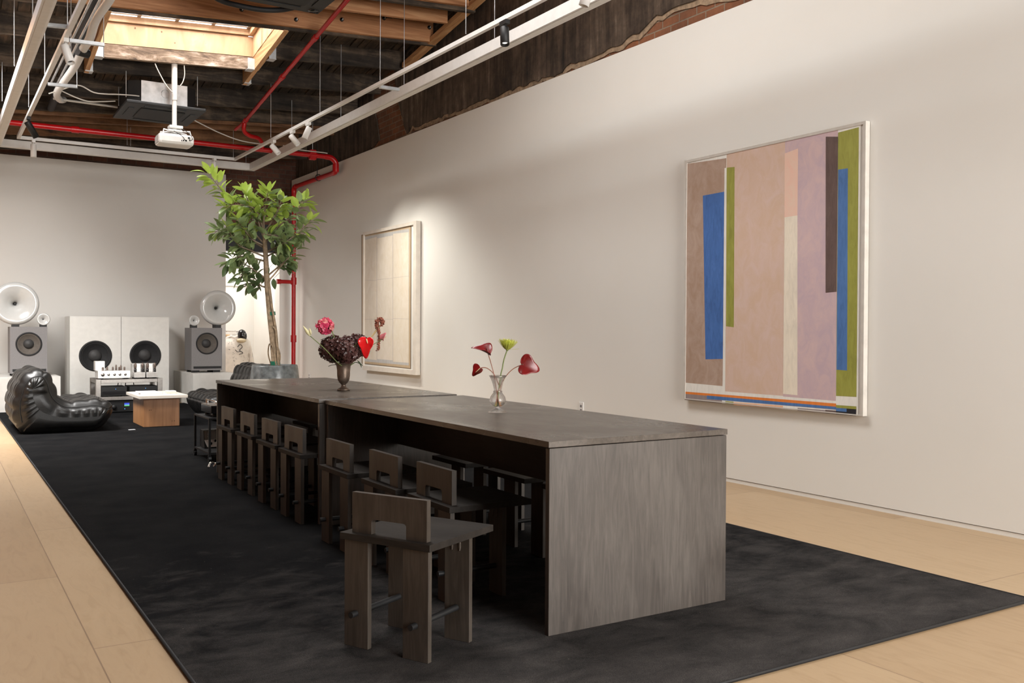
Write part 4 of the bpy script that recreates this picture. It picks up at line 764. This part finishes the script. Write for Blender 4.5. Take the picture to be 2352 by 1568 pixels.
tag(MB().box((-.035, -.018, 0), (.035, .018, .004), mat=Matrix.Translation((1.945, 11.40, CZ)) @ Matrix.Rotation(.1, 4, 'Z')).build('paper_scrap', 'paper'), 'scrap of white paper on the carpet before the coffee table', 'paper')
# turntable cart
ca = thing('equipment_cart', 'thin black wire cart on castors at the far end of the rear table', 'cart', (2.27, 8.56, CZ))
cx_, cy_, h_ = .215, .265, .385
for sx in (-1, 1):
    for sy in (-1, 1):
        MB().box((sx*cx_-.009, sy*cy_-.009, .055), (sx*cx_+.009, sy*cy_+.009, h_)).build('post', 'black_metal', ca)
        MB().tube([(sx*cx_-.012, sy*cy_, .024), (sx*cx_+.012, sy*cy_, .024)], .024, 12).build('castor', 'black_rubber', ca); MB().box((sx*cx_-.014, sy*cy_-.01, .024), (sx*cx_+.014, sy*cy_+.01, .056)).build('castor_fork', 'black_metal', ca)
for z, nm in ((.07, 'lower_frame'), (h_-.012, 'upper_frame')):
    f = MB(); f.box((-cx_, -cy_-.008, z), (cx_, -cy_+.008, z+.014)); f.box((-cx_, cy_-.008, z), (cx_, cy_+.008, z+.014)); f.box((-cx_-.008, -cy_, z), (-cx_+.008, cy_, z+.014)); f.box((cx_-.008, -cy_, z), (cx_+.008, cy_, z+.014)); f.box((-cx_, -cy_, z+.004), (cx_, cy_, z+.010)); f.build(nm, 'black_metal', ca)
tt = thing('turntable', 'black record player with a silver top on the wire cart', 'record player', (2.285, 8.55, CZ+h_+.003))
MB().box((-.20, -.18, .03), (.20, .18, .095), bev=.004).build('plinth', 'black_gloss', tt); MB().box((-.20, -.18, .0955), (.20, .18, .101)).build('top_plate', 'steel', tt); MB().lathe([(0, .101), (.150, .101), (.150, .113), (0, .113)], 36, mat=Matrix.Translation((.02, 0, 0))).build('platter', 'chrome', tt)
b = MB(); b.tube([(-.16, .12, .10), (-.16, .12, .14)], .012, 10); b.tube([(-.16, .15, .137), (-.15, -.06, .135), (-.12, -.11, .125)], .005, 8); b.build('tonearm', 'chrome', tt)
for sx in (-.15, .15):
    for sy in (-.13, .13): MB().lathe([(0, 0), (.028, 0), (.022, .03), (0, .03)], 14, mat=Matrix.Translation((sx, sy, 0))).build('foot', 'black_metal', tt)
mxr = thing('audio_mixer', 'small mixer with a sloping white knob panel on the lower shelf of the cart', 'mixer', (2.275, 8.735, CZ+.086)); mxr.scale = (1, .62, 1)
mp_ = [(-.19, 0), (-.15, 0), (.10, 0), (.10, .17), (-.02, .17), (-.06, .075)]
MB().prism([(-.16, 0), (.12, 0), (.12, .155), (-.085, .155), (-.105, .065)], 'x', -.18, .18).build('case', 'black_metal', mxr)
MB().add([(-.175, -.087, .152), (.175, -.087, .152), (.175, -.107, .068), (-.175, -.107, .068), (-.175, -.091, .152), (.175, -.091, .152), (.175, -.111, .068), (-.175, -.111, .068)], [(0, 1, 2, 3), (7, 6, 5, 4), (0, 4, 5, 1), (3, 2, 6, 7), (0, 3, 7, 4), (1, 5, 6, 2)]).build('upper_panel', 'steel', mxr)
MB().add([(-.175, -.107, .066), (.175, -.107, .066), (.155, -.160, .004), (-.155, -.160, .004), (-.175, -.111, .069), (.175, -.111, .069), (.155, -.164, .007), (-.155, -.164, .007)], [(0, 1, 2, 3), (7, 6, 5, 4), (0, 4, 5, 1), (3, 2, 6, 7), (0, 3, 7, 4), (1, 5, 6, 2)]).build('knob_panel', 'white_metal', mxr)
for k in range(7): x = -.12+k*.04; y, z = (-.125, .052) if k % 2 else (-.145, .030); MB().tube([(x, y, z), (x, y-.012, z+.012)], .009, 10).build('knob', 'black_gloss', mxr)
for x, z, r_ in ((-.14, .125, .010), (-.14, .098, .010), (-.02, .112, .018), (.10, .112, .02)): MB().tube([(x, -.098, z), (x, -.112, z)], r_, 10).build('socket', 'black_gloss' if r_ > .015 else 'chrome', mxr)
wr = thing('cable_plug', 'pair of shiny cable plugs lying on the carpet at the table foot', 'cable', (2.0, 7.93, CZ))
b = MB()
for k in range(2): b.tube(curve([(-.05+.05*k, -.02+.03*k, .012), (-.02+.05*k, .03-.02*k, .045), (.03+.03*k, .02, .03), (.05+.03*k, -.05, .010)], 5), .008, 8)
b.build('plug', 'chrome', wr); MB().tube(curve([(.05, -.05, .010), (.12, 0, .008), (.2, -.04, .008), (.32, .02, .008)], 6), .006, 6).build('lead', 'black_rubber', wr)
# fitting room: rail, garments, cap
cr_ = thing('clothes_rail', 'thin metal clothes rail in the fitting room behind the opening', 'clothes rail', (4.5, 17.6, 0))
MB().tube([(-.6, 0, 1.135), (.42, 0, 1.135)], .010, 10).build('rail', 'chrome', cr_)
for x in (-.6, .42): MB().tube([(x, 0, .015), (x, 0, 1.135)], .011, 10).build('post', 'chrome', cr_); MB().box((x-.015, -.22, 0), (x+.015, .22, .016)).build('foot', 'chrome', cr_)
MB().tube([(-.6, 0, .12), (.42, 0, .12)], .009, 8).build('lower_bar', 'chrome', cr_)
def garment(name, label, cat, x, y, z, outline, th, mat, ry=0.0):
    t = thing(name, label, cat, (x, y, z), ry); bm = bmesh.new(); vs = [bm.verts.new((a, 0, b_)) for a, b_ in outline]; bm.faces.new(vs); bmesh.ops.triangulate(bm, faces=bm.faces[:]); bmesh.ops.subdivide_edges(bm, edges=bm.edges[:], cuts=3, use_grid_fill=True)
    for v in bm.verts: v.co.y += .018*math.sin(v.co.x*38)*min(1, max(0, -v.co.z+.1)*2.2)+.012*noise.noise(v.co*9)
    o = MB().bm(bm, 0, True).build('cloth', mat, t, solidify=th); return t
sh = garment('sweatshirt', 'cream sweatshirt with a black drawn print, hanging in the fitting room', 'sweatshirt', 4.86, 17.60, 1.06, [(-.09, .0), (-.23, -.05), (-.33, -.12), (-.36, -.40), (-.38, -.72), (-.31, -.72), (-.27, -.42), (-.255, -.26), (-.26, -.86), (.20, -.86), (.20, -.26), (.235, -.42), (.28, -.70), (.34, -.69), (.29, -.36), (.255, -.12), (.17, -.05), (.07, .0), (.03, -.045), (-.04, -.045)], .035, 'knit')
pr2 = MB()
random.seed(8)
for k in range(34):
    x, z = random.choice([(-.12, -.2), (-.05, -.45), (.11, -.22), (.11, -.5)]); x += random.uniform(-.06, .06); z += random.uniform(-.13, .13); pr2.box((x, -.044, z), (x+random.uniform(.008, .028), -.040, z+.005))
pr2.tube(curve([(.00, -.043, -.22), (.05, -.043, -.17), (.09, -.043, -.22), (.04, -.043, -.28), (.10, -.043, -.33), (.03, -.043, -.36)], 5), .006, 6); pr2.tube(curve([(-.04, -.043, -.27), (.0, -.043, -.31), (.05, -.043, -.30)], 4), .006, 6); pr2.build('print', 'ink', sh)
MB().tube(curve([(-.22, .02, -.05), (-.10, .02, .0), (0, .02, .03), (0, .03, .075), (.0, .1, .09), (0, .15, .085)], 5), .006, 6).build('hanger', 'chrome', sh)
garment('tan_jacket', 'tan garment hanging behind the cream sweatshirt', 'jacket', 4.62, 17.70, 1.05, [(-.12, .03), (.12, .03), (.20, -.03), (.22, -.5), (-.22, -.5), (-.2, -.03)], .03, 'tan_cloth')
hat = thing('cap', 'glossy black cap with a cream brim, hung in front of the sweatshirt', 'cap', (4.955, 17.555, 1.03))
MB().sphere((0, 0, .03), (.085, .08, .115), seg=20, mat=Matrix.Rotation(R(-12), 4, 'Y')).build('crown', 'black_gloss', hat)
MB().sphere((-.03, -.03, -.065), (.09, .07, .045), seg=20).build('brim', 'cream_cap', hat)
for a_, b_ in ((.3, .5), (-.6, .2), (.1, -.2), (.7, .9), (-.3, .8)): MB().sphere((.07*math.sin(a_), -.078*math.cos(a_), .03+.05*b_), .006, seg=8).build('stud', 'chrome', hat)

# ================================================================ potted tree
TB = Vector((3.27, 10.3, CZ)); random.seed(21)
tree = thing('potted_tree', 'tall ficus tree in a round grey glazed pot behind the rear table', 'tree', TB)
pot = MB().lathe([(0, 0), (.19, 0), (.215, .02), (.262, .25), (.278, .45), (.272, .60), (.252, .755), (.246, .768), (.236, .765), (.232, .70), (0, .70)], 48).build('pot', 'pot', tree)
sl_ = MB(); sl_.lathe([(0, .752), (.12, .75), (.2, .742), (.234, .735), (.234, .70)], 32)
for k in range(60): a, q = random.uniform(0, 2*PI), .225*math.sqrt(random.random()); sl_.sphere((q*math.cos(a), q*math.sin(a), .748), (random.uniform(.01, .022), random.uniform(.008, .016), .009), seg=6)
sl_.build('bark_mulch', 'soil', tree)
def tp3(x, y, off=0): return near(x, y, TB, off)-TB
trunk = [tp3(633, 838), tp3(629, 790), tp3(622, 730), tp3(617, 680), tp3(613, 640), tp3(611, 600), tp3(609, 570, -.02), tp3(607, 530, .0)]
MB().tube(curve(trunk, 6), [.046-.024*i/42 for i in range(43)], 14).build('trunk', 'bark', tree)
b = MB(); b.tube(curve([tp3(640, 838, -.04), tp3(634, 760, -.05), tp3(624, 700, -.045), tp3(618, 650, -.03), tp3(630, 630, -.02), tp3(655, 600, -.03)], 6), [.015-.008*i/30 for i in range(31)], 8)
b.tube(curve([tp3(622, 836, .03), tp3(616, 812, 0), tp3(619, 790, -.05), tp3(628, 800, -.06), tp3(634, 838, -.05)], 5), .008, 8); b.tube(curve([tp3(627, 750, -.04), tp3(634, 760, -.06), tp3(636, 790, -.06), tp3(643, 815, -.03), tp3(640, 838, -.02)], 5), .010, 8); b.build('side_stem', 'bark', tree)
MB().tube([trunk[0]+Vector((0, 0, .0)), trunk[0]+Vector((-.003, 0, .045))], .054, 14).build('tie', 'tie', tree); MB().tube([tp3(625, 724), tp3(624, 716)], .040, 12).build('tie', 'tie', tree)
br = [([(607, 560), (570, 520), (530, 465), (500, 425), (478, 398)], .05), ([(608, 555), (590, 500), (575, 470), (560, 440)], -.05), ([(607, 540), (606, 500), (612, 460), (616, 440)], -.12), ([(608, 560), (640, 520), (672, 495), (690, 470), (700, 462)], .05),
      ([(609, 580), (650, 560), (690, 530), (715, 505)], -.10), ([(609, 570), (560, 545), (520, 530), (495, 532)], .08), ([(609, 590), (575, 575), (545, 560), (520, 520)], -.12), ([(610, 600), (570, 590), (545, 590), (525, 600)], .05),
      ([(612, 640), (590, 625), (570, 615), (550, 640)], -.08), ([(612, 660), (598, 655), (585, 640), (575, 655)], .03), ([(616, 632), (640, 612), (660, 595), (680, 570)], -.06), ([(607, 530), (585, 480), (545, 470), (520, 478)], -.16),
      ([(607, 535), (630, 500), (640, 480), (645, 462)], -.16), ([(608, 550), (630, 540), (660, 535), (700, 540)], .14), ([(608, 545), (595, 520), (580, 505), (590, 485)], .15), ([(610, 590), (632, 580), (650, 580), (668, 600)], .12), ([(608, 560), (612, 540), (640, 545), (655, 560)], -.18), ([(608, 565), (580, 550), (560, 525), (545, 505)], -.2)]
lf = MB(); tw = MB()
def leaf(p, d, up, L, wd, mi, droop=.25):
    d = d.normalized(); s_ = d.cross(up); s_ = s_.normalized() if s_.length > .05 else d.orthogonal().normalized(); n_ = s_.cross(d); rows = []
    for i in range(8):
        t_ = i/7; w_ = wd*(math.sin(PI*min(1, t_*.96+.02)**.82)**.75)*.5
        c_ = p+d*(L*t_)+n_*(-droop*L*t_*t_)
        rows.append([c_+s_*(w_*q)+n_*(abs(q)*w_*.28-.0) for q in (-1, -.5, 0, .5, 1)])
    lf.grid(rows, mi)
for path, dep in br:
    n_ = len(path); pts = curve([tp3(x, y, dep*(i/(n_-1))) for i, (x, y) in enumerate(path)], 8); tw.tube(pts, [.011-.008*i/(len(pts)-1) for i in range(len(pts))], 6)
    Ltot = sum((a-b_).length for a, b_ in zip(pts[1:], pts[:-1])); nl = int(13+Ltot*31); m_ = len(pts)
    for k in range(nl):
        f_ = .22+.78*(k+random.random()*.5)/nl; i = min(m_-2, int(f_*(m_-1))); p = pts[i].lerp(pts[i+1], random.random()); t_ = (pts[i+1]-pts[i]).normalized()
        a = k*2.4+random.uniform(-.4, .4); o_ = t_.orthogonal().normalized(); o_ = Matrix.Rotation(a, 3, t_) @ o_
        d_ = (o_*.95+t_*(.55+.5*(f_ > .9))+Vector((0, 0, random.uniform(-.35, .35)))).normalized()
        pet = p+d_*random.uniform(.02, .045); tw.tube([p, pet], .0022, 4, cap=False)
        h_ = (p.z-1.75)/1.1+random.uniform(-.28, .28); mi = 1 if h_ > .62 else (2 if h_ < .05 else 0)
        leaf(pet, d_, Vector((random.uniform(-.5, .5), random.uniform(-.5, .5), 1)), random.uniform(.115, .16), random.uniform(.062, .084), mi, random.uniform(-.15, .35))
    leaf(pts[-1], (pts[-1]-pts[-3]), Vector((.3, 0, 1)), .13, .055, 1 if pts[-1].z > 2.1 else 0, .1)
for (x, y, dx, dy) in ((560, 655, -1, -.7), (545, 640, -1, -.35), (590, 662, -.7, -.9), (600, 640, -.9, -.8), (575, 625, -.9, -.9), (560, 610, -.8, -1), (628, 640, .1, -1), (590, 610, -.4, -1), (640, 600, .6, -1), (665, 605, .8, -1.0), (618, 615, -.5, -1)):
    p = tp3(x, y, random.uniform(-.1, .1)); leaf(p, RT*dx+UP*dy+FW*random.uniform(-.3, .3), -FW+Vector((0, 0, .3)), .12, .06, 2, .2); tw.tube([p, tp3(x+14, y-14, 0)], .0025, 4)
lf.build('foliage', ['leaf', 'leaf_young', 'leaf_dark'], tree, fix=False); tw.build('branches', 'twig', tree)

# ================================================================ vases and flowers
VB = at_z(789, 896, .764); VB.z = .7635
bv = thing('vase', 'footed bronze vase with a flared rim on the rear table', 'vase', VB); q = 1/332
MB().lathe([(0, 0), (14*q, 0), (14.5*q, .006), (12*q, .013), (7*q, .022), (5*q, .032), (5*q, .040), (9*q, .052), (13*q, .072), (14.5*q, .10), (15*q, .14), (16*q, .165), (19*q, .183), (22*q, .190), (21*q, .190), (15*q, .168), (13*q, .14), (12*q, .10), (0, .07)], 40).build('body', 'bronze', bv)
GB = at_z(1143, 946, .757); GB.z = .7572
gv = thing('vase', 'clear glass vase with a round bulb and flared neck on the front table', 'vase', GB); q = 1/442
pr = [(0, .0), (22.5*q, 0), (22.6*q, .002), (16*q, .008), (7*q, .016), (4.2*q, .023), (8*q, .028), (15*q, .039), (18.6*q, .053), (19*q, .062), (17*q, .080), (11*q, .098), (8.6*q, .104)]
MB().lathe(pr+[(8.6*q, .112), (10*q, .130), (13*q, .155), (17*q, .176), (21*q, .189), (20.4*q, .1895), (16.3*q, .176), (12.3*q, .155), (9.2*q, .130), (7.9*q, .112), (7.9*q, .104), (10*q, .0965), (16*q, .079), (17.8*q, .062), (17.5*q, .053), (13.8*q, .040), (7*q, .031), (0, .030)], 44).build('body', 'vglass', gv)
MB().lathe([(8.8*q, .100), (10.4*q, .102), (10.6*q, .106), (10.2*q, .110), (8.8*q, .111)], 40).build('neck_ring', 'vglass', gv)
wa = MB().lathe([(0, .0318), (6.8*q, .0325), (13.5*q, .0415), (16.6*q, .052), (0, .052)], 36).build('vase_water', 'water', origin=None); wa.location = GB; tag(wa, 'water in the bottom of the clear glass vase', 'water', kind='stuff')
for k, (x, y, z, mt, lab) in enumerate(((.010, -.004, .040, 'pebble_o', 'amber pebble in the glass vase, the larger one'), (.002, .010, .037, 'pebble_o', 'amber pebble in the glass vase, the smaller one behind'), (-.012, .0, .038, 'pebble_g', 'green pebble in the glass vase'))):
    tag(MB().sphere((0, 0, 0), (.008-.0015*(k == 1),)*2+(.006,), seg=10).build('pebble', mt, origin=None), lab, 'pebble').location = GB+Vector((x, y, z))
def cb(a, b_, c_=0.0): return RT*a+UP*b_-FW*c_
def frame(o, ln, nrm):
    x = ln.normalized(); z = (nrm-x*nrm.dot(x)).normalized(); y = z.cross(x); m_ = Matrix((x, y, z)).transposed().to_4x4(); m_.translation = o; return m_
def spathe(mb, M_, a, cup=.35, tip=.55, asp=1.0, fold=0.0):
    rings = []
    for i in range(9):
        s_ = i/8; row = []
        for k in range(73):
            th = -PI+2*PI*k/72; r_ = a*(.5+.5*math.cos(th))**.62*(1+tip*math.exp(-(th/.28)**2))*s_*1.15; x = r_*math.cos(th); y = r_*math.sin(th)*asp*1.25
            z = cup*(y*y)/a+fold*abs(y)-.18*x*x/a+.02*a*math.sin(9*th)*s_*s_; row.append(M_ @ Vector((x, y, z)))
        rings.append(row)
    return mb.grid(rings, 0, True)
def stem_pts(p, tip, bend): m_ = (p+tip)/2+bend; return curve([p, p.lerp(m_, .55)+bend*.25, m_, m_.lerp(tip, .6)+bend*.25, tip], 6)
def flower(name, label, cat, base_, grp=None): return thing(name, label, cat, base_, 0, grp)
def anth(label, VBASE, root, path, ln, nrm, size, mat, stem_m, sp_m, grp, cup=.35, asp=1.0, sp_dir=None, fold=0.0, sp_len=.8, tip=.55):
    t = flower('anthurium', label, 'flower', root, grp); pts = curve([Vector(p)-root for p in path], 7)
    MB().tube(pts, .0022, 8).build('stem', stem_m, t); e = pts[-1]; M_ = frame(e, ln, nrm)
    o = spathe(MB(), M_, size, cup, tip, asp, fold).build('spathe', mat, t, solidify=.0012, fix=False)
    d_ = (sp_dir if sp_dir else nrm*.8+ln*.6).normalized(); MB().tube([e+nrm*.002, e+d_*size*sp_len*.6, e+d_*size*sp_len], [size*.07, size*.06, size*.03], 8).build('spadix', sp_m, t); return t
G = lambda x, y, o_=0: near(x, y, GB, o_)
g0 = GB+Vector((0, 0, .035)); gr_ = 'deep red anthuriums in the glass vase'
gp = lambda x, y: [GB+Vector((.0, .0, .038)), G(1143, 900), ]
anth('large deep red anthurium facing forward, reaching out beside the lime flower', GB, GB+Vector((-.006, .004, .036)), [GB+Vector((-.006, .004, .036)), G(1146, 899, .003), G(1152, 880), G(1165, 860), G(1180, 846), G(1199, 837, -.01)], cb(.95, -.22, .15), cb(-.1, .35, .95), .052, 'anth_dark', 'red_stem', 'spadix_dark', gr_, .3, 1.05, cb(.8, -.05, -.5), 0, .9)
anth('deep red anthurium seen from its edge, upright at the top of the glass vase', GB, GB+Vector((.004, -.008, .036)), [GB+Vector((.004, -.008, .036)), G(1141, 900, -.004), G(1135, 862), G(1128, 835), G(1121, 812, -.02)], cb(-.8, .55, .2), cb(.45, .75, .45), .050, 'anth_dark', 'red_stem', 'spadix_dark', gr_, .55, .85, cb(-.18, 1, .1), .3, .75)
anth('small folded deep red anthurium nodding low beside the glass vase', GB, GB+Vector((-.014, -.004, .040)), [GB+Vector((-.014, -.004, .040)), G(1143, 900, -.006), G(1147, 888), G(1135, 860), G(1120, 846), G(1108, 844), G(1102, 846, .0)], cb(-.75, -.7, .15), cb(.2, .4, .85), .030, 'anth_dark', 'red_stem', 'spadix', gr_, .9, .9, cb(-.75, -.68, .2), .9, 1.0)
t = flower('chrysanthemum', 'lime green chrysanthemum standing tallest in the clear glass vase', 'flower', GB+Vector((.004, .006, .034)))
rt_ = Vector(t.location); MB().tube(curve([Vector(), G(1145, 899, .0)-rt_, G(1150, 862)-rt_, G(1154, 845)-rt_, G(1157, 828)-rt_, G(1164, 806)-rt_], 6), .0032, 8).build('stem', 'stem', t)
hd = G(1165, 804)-rt_; pm = MB(); random.seed(3); AX = cb(.08, 1, .12).normalized()
for k in range(230):
    ph = k*2.39996; ring = k/230; ang = .05+1.12*ring**.75; o_ = AX.orthogonal().normalized(); o_ = Matrix.Rotation(ph, 3, AX) @ o_
    d0 = (AX*math.cos(ang)+o_*math.sin(ang)); L = (.050+.006*ring)*random.uniform(.85, 1.12); s_ = d0.cross(AX).normalized()
    P_ = []
    for i in range(5): u = i/4; c_ = hd+o_*.002+d0*(L*u)+AX*(L*.45*u*u*ring); w_ = .0032*(1-.5*u)*(0.5+u if u < .5 else 1); P_.append([c_-s_*w_, c_+AX*(-.0006), c_+s_*w_])
    pm.grid(P_, 0)
pm.build('petals', 'mum', t, fix=False); MB().sphere(hd+AX*.002, .007, seg=10).build('calyx', 'stem', t)
p_ = G(1192, 801)-rt_; MB().tube([hd+cb(.012, .004, 0), p_], .0008, 5).build('stray_petal', 'mum', t)
# bouquet in the bronze vase
B_ = lambda x, y, o_=0: near(x, y, VB, o_)
NK = VB+Vector((0, 0, .14))
def hyd(label, c, r_, n_):
    t = flower('hydrangea', label, 'flower', NK+Vector((random.uniform(-.012, .012), random.uniform(-.012, .012), 0)), 'dark hydrangeas in the bronze vase'); o_ = Vector(t.location); cc = c-o_
    MB().tube([Vector(), cc*.5+Vector((0, 0, .01)), cc], .0045, 8).build('stem', 'stem', t); fm = MB()
    for k in range(n_):
        z = 1-2*(k+.5)/n_; ph = k*2.39996+random.uniform(-.2, .2); n3 = Vector((math.sqrt(1-z*z)*math.cos(ph), math.sqrt(1-z*z)*math.sin(ph), z)); rad = r_*random.uniform(.86, 1.05)*(1 if z > -.5 else .85)
        p = cc+Vector((n3.x*rad, n3.y*rad, n3.z*rad*1.0)); nn = (n3+Vector((random.uniform(-.35, .35), random.uniform(-.35, .35), random.uniform(-.35, .35)))).normalized(); a0 = random.uniform(0, PI); o1 = nn.orthogonal().normalized()
        for j in range(4):
            u = Matrix.Rotation(a0+j*PI/2, 3, nn) @ o1; w_ = nn.cross(u); L = .0150*random.uniform(.75, 1.2)
            tp_ = nn*random.uniform(0, .007); fm.add([p, p+u*L*.35-w_*L*.36+nn*.002, p+u*L*.75-w_*L*.40+nn*.004, p+u*L+tp_, p+u*L*.75+w_*L*.40+nn*.004, p+u*L*.35+w_*L*.36+nn*.002], [(0, 1, 2, 3), (0, 3, 4, 5)], 0, False)
    fm.build('florets', 'hydr', t, fix=False); MB().sphere(cc, (r_*.82, r_*.82, r_*.72), seg=16).build('flower_core', 'hydr', t); return t
random.seed(5)
hyd('dark brown hydrangea head at the side of the pink peony', B_(766, 804, .03), .094, 330); hyd('dark brown hydrangea head at the centre front of the bronze vase', B_(797, 805, -.05), .096, 350); hyd('dark brown hydrangea head behind the red anthurium', B_(822, 795, .04), .082, 270)
t = flower('peony', 'bright pink peony leaning from the bronze vase', 'flower', NK+Vector((-.008, .004, .0))); o_ = Vector(t.location); pc = B_(747, 749, .0)-o_
MB().tube(curve([Vector(), B_(776, 800)-o_, B_(768, 775)-o_, B_(762, 760)-o_, pc+cb(.03, -.03, .0)], 6), .004, 8).build('stem', 'stem', t); pm = MB(); random.seed(9)
for k in range(120):
    z = 1-2*(k+.5)/120; ph = k*2.39996; n3 = Vector((math.sqrt(1-z*z)*math.cos(ph), math.sqrt(1-z*z)*math.sin(ph), z)); rad = .048*random.uniform(.7, 1.1); c_ = pc+n3*rad*.75
    if n3.dot(cb(.45, -.25, .85)) > .93: continue
    o1 = n3.orthogonal().normalized(); o2 = n3.cross(o1); r0 = random.uniform(.030, .050); A = .40*random.uniform(.75, 1.25); tl = Vector((random.uniform(-1, 1), random.uniform(-1, 1), random.uniform(-1, 1)))*.5; rw = []
    for i in range(5):
        for_ = []; s_ = i/4
        for j in range(21):
            a = 2*PI*j/20; g_ = A*s_*(1+.22*math.sin(3*a+k)); dd = (n3*math.cos(g_)+(o1*math.cos(a)+o2*math.sin(a))*math.sin(g_)); for_.append(pc+dd*r0*(1+.22*s_*s_+.07*s_*math.sin(5*a+k*1.7)+.8*s_*dd.dot(tl)*.35))
        rw.append(for_)
    pm.grid(rw, 1 if k % 5 == 0 else 0)
pm.build('petals', ['peony', 'peony_c'], t, fix=False); MB().sphere(pc+cb(.010, -.006, .024), (.014, .012, .014), seg=10).build('calyx', 'stem', t)
lm = MB(); keep = lf
def leaf_in(mb, p, d, up, L, wd, droop=.2):
    d = d.normalized(); s_ = d.cross(up).normalized(); n_ = s_.cross(d)
    mb.grid([[p+d*(L*i/7)-n_*(droop*L*(i/7)**2)+s_*(wd*.5*math.sin(PI*min(1, i/7*.97+.02))*q_)+n_*abs(q_)*.004 for q_ in (-1, 0, 1)] for i in range(8)], 0)
leaf_in(lm, B_(766, 776)-o_, cb(-.95, .15, .2), UP, .085, .020, .35); leaf_in(lm, B_(766, 774)-o_, cb(-.55, -.8, .2), UP*.3-FW, .045, .018, .1); lm.build('leaves', 'vleaf', t, fix=False)
t = flower('lily', 'pale lily bud on a long slanting stem from the bronze vase', 'flower', NK+Vector((-.006, -.02, .02))); o_ = Vector(t.location)
tipb = B_(712, 771, -.07)-o_; MB().tube(curve([Vector(), B_(775, 832, -.09)-o_, B_(745, 800, -.09)-o_, tipb], 6), .003, 8).build('stem', 'stem', t)
MB().lathe([(0, -.004), (.005, 0), (.011, .02), (.012, .035), (.008, .055), (.002, .078), (0, .085)], 14, mat=look(tipb, cb(-.55, .83, .1))).build('bud', 'bud', t); MB().lathe([(0, 0), (.005, .004), (.008, .018), (.006, .034), (.001, .048), (0, .05)], 12, mat=look(tipb+cb(.008, .006, .004), cb(-.2, 1, .1))).build('bud', 'bud', t)
anth('glossy scarlet anthurium hanging in front of the pale framed painting', VB, NK+Vector((.012, 0, .01)), [NK+Vector((.012, 0, .01)), B_(812, 800, -.10), B_(822, 785, -.12), B_(833, 776, -.13), B_(842, 779, -.14)], cb(-.10, -.98, .2), cb(-.1, .2, .95), .062, 'anth_red', 'stem', 'spadix', 'red anthuriums in the bronze vase', .3, .82, cb(.25, -.85, .45), 0, .52, .75)
anth('small pale pink anthurium farthest out beside the dried tassel', VB, NK+Vector((.010, .010, 0)), [NK+Vector((.010, .010, 0)), B_(820, 812, .0), B_(850, 795, .02), B_(876, 780, .02), B_(879, 779, .02)], cb(.25, .95, .1), cb(-.75, .1, .65), .036, 'anth_pink', 'stem', 'spadix', 'red anthuriums in the bronze vase', .5, .8, cb(.75, .55, .1), 0, .9, .2)
t = flower('dried_amaranth', 'brown dried amaranth with a hanging tassel over the pale painting', 'flower', NK+Vector((.004, .012, .0))); o_ = Vector(t.location)
MB().tube(curve([Vector(), B_(815, 825, .04)-o_, B_(845, 785, .04)-o_, B_(862, 760, .04)-o_, B_(874, 747, .04)-o_], 6), .0035, 8).build('stem', 'dryleaf', t)
hk = MB(); leaf_in(hk, B_(846, 782, .035)-o_, cb(.62, .75, 0), -FW, .13, .012, .0); hk.build('husk', 'dryleaf', t, fix=False)
dm = MB(); random.seed(2)
pth = curve([B_(876, 745, .04)-o_, B_(879, 737, .04)-o_, B_(874, 733, .04)-o_, B_(867, 736, .04)-o_, B_(865, 745, .04)-o_, B_(869, 757, .04)-o_, B_(871, 775, .04)-o_, B_(869, 803, .04)-o_], 14)
for i, p in enumerate(pth):
    for _ in range(7): dm.sphere(p+Vector((random.gauss(0, 1), random.gauss(0, 1), random.gauss(0, 1)))*(.0062 if i < 70 else .0040), random.uniform(.003, .0055), seg=5)
dm.build('tassel', 'dried', t)
t = flower('foliage_sprig', 'dark leaf sprig drooping over the rim of the bronze vase', 'leaf', NK+Vector((.012, -.008, .01))); o_ = Vector(t.location); lm = MB()
for x, y, a, b2, L in ((815, 832, .9, -.1, .06), (820, 828, .75, -.65, .055), (775, 838, -.8, .1, .06), (800, 832, .2, .4, .05), (788, 836, -.3, .3, .05), (770, 834, -.5, .6, .05)): leaf_in(lm, B_(x, y, -.02)-o_, cb(a, b2, .2), UP, L, .026, .3)
lm.build('leaf', 'vleaf', t, fix=False); MB().tube([Vector(), B_(815, 832, -.02)-o_], .003, 6).build('stem', 'stem', t)
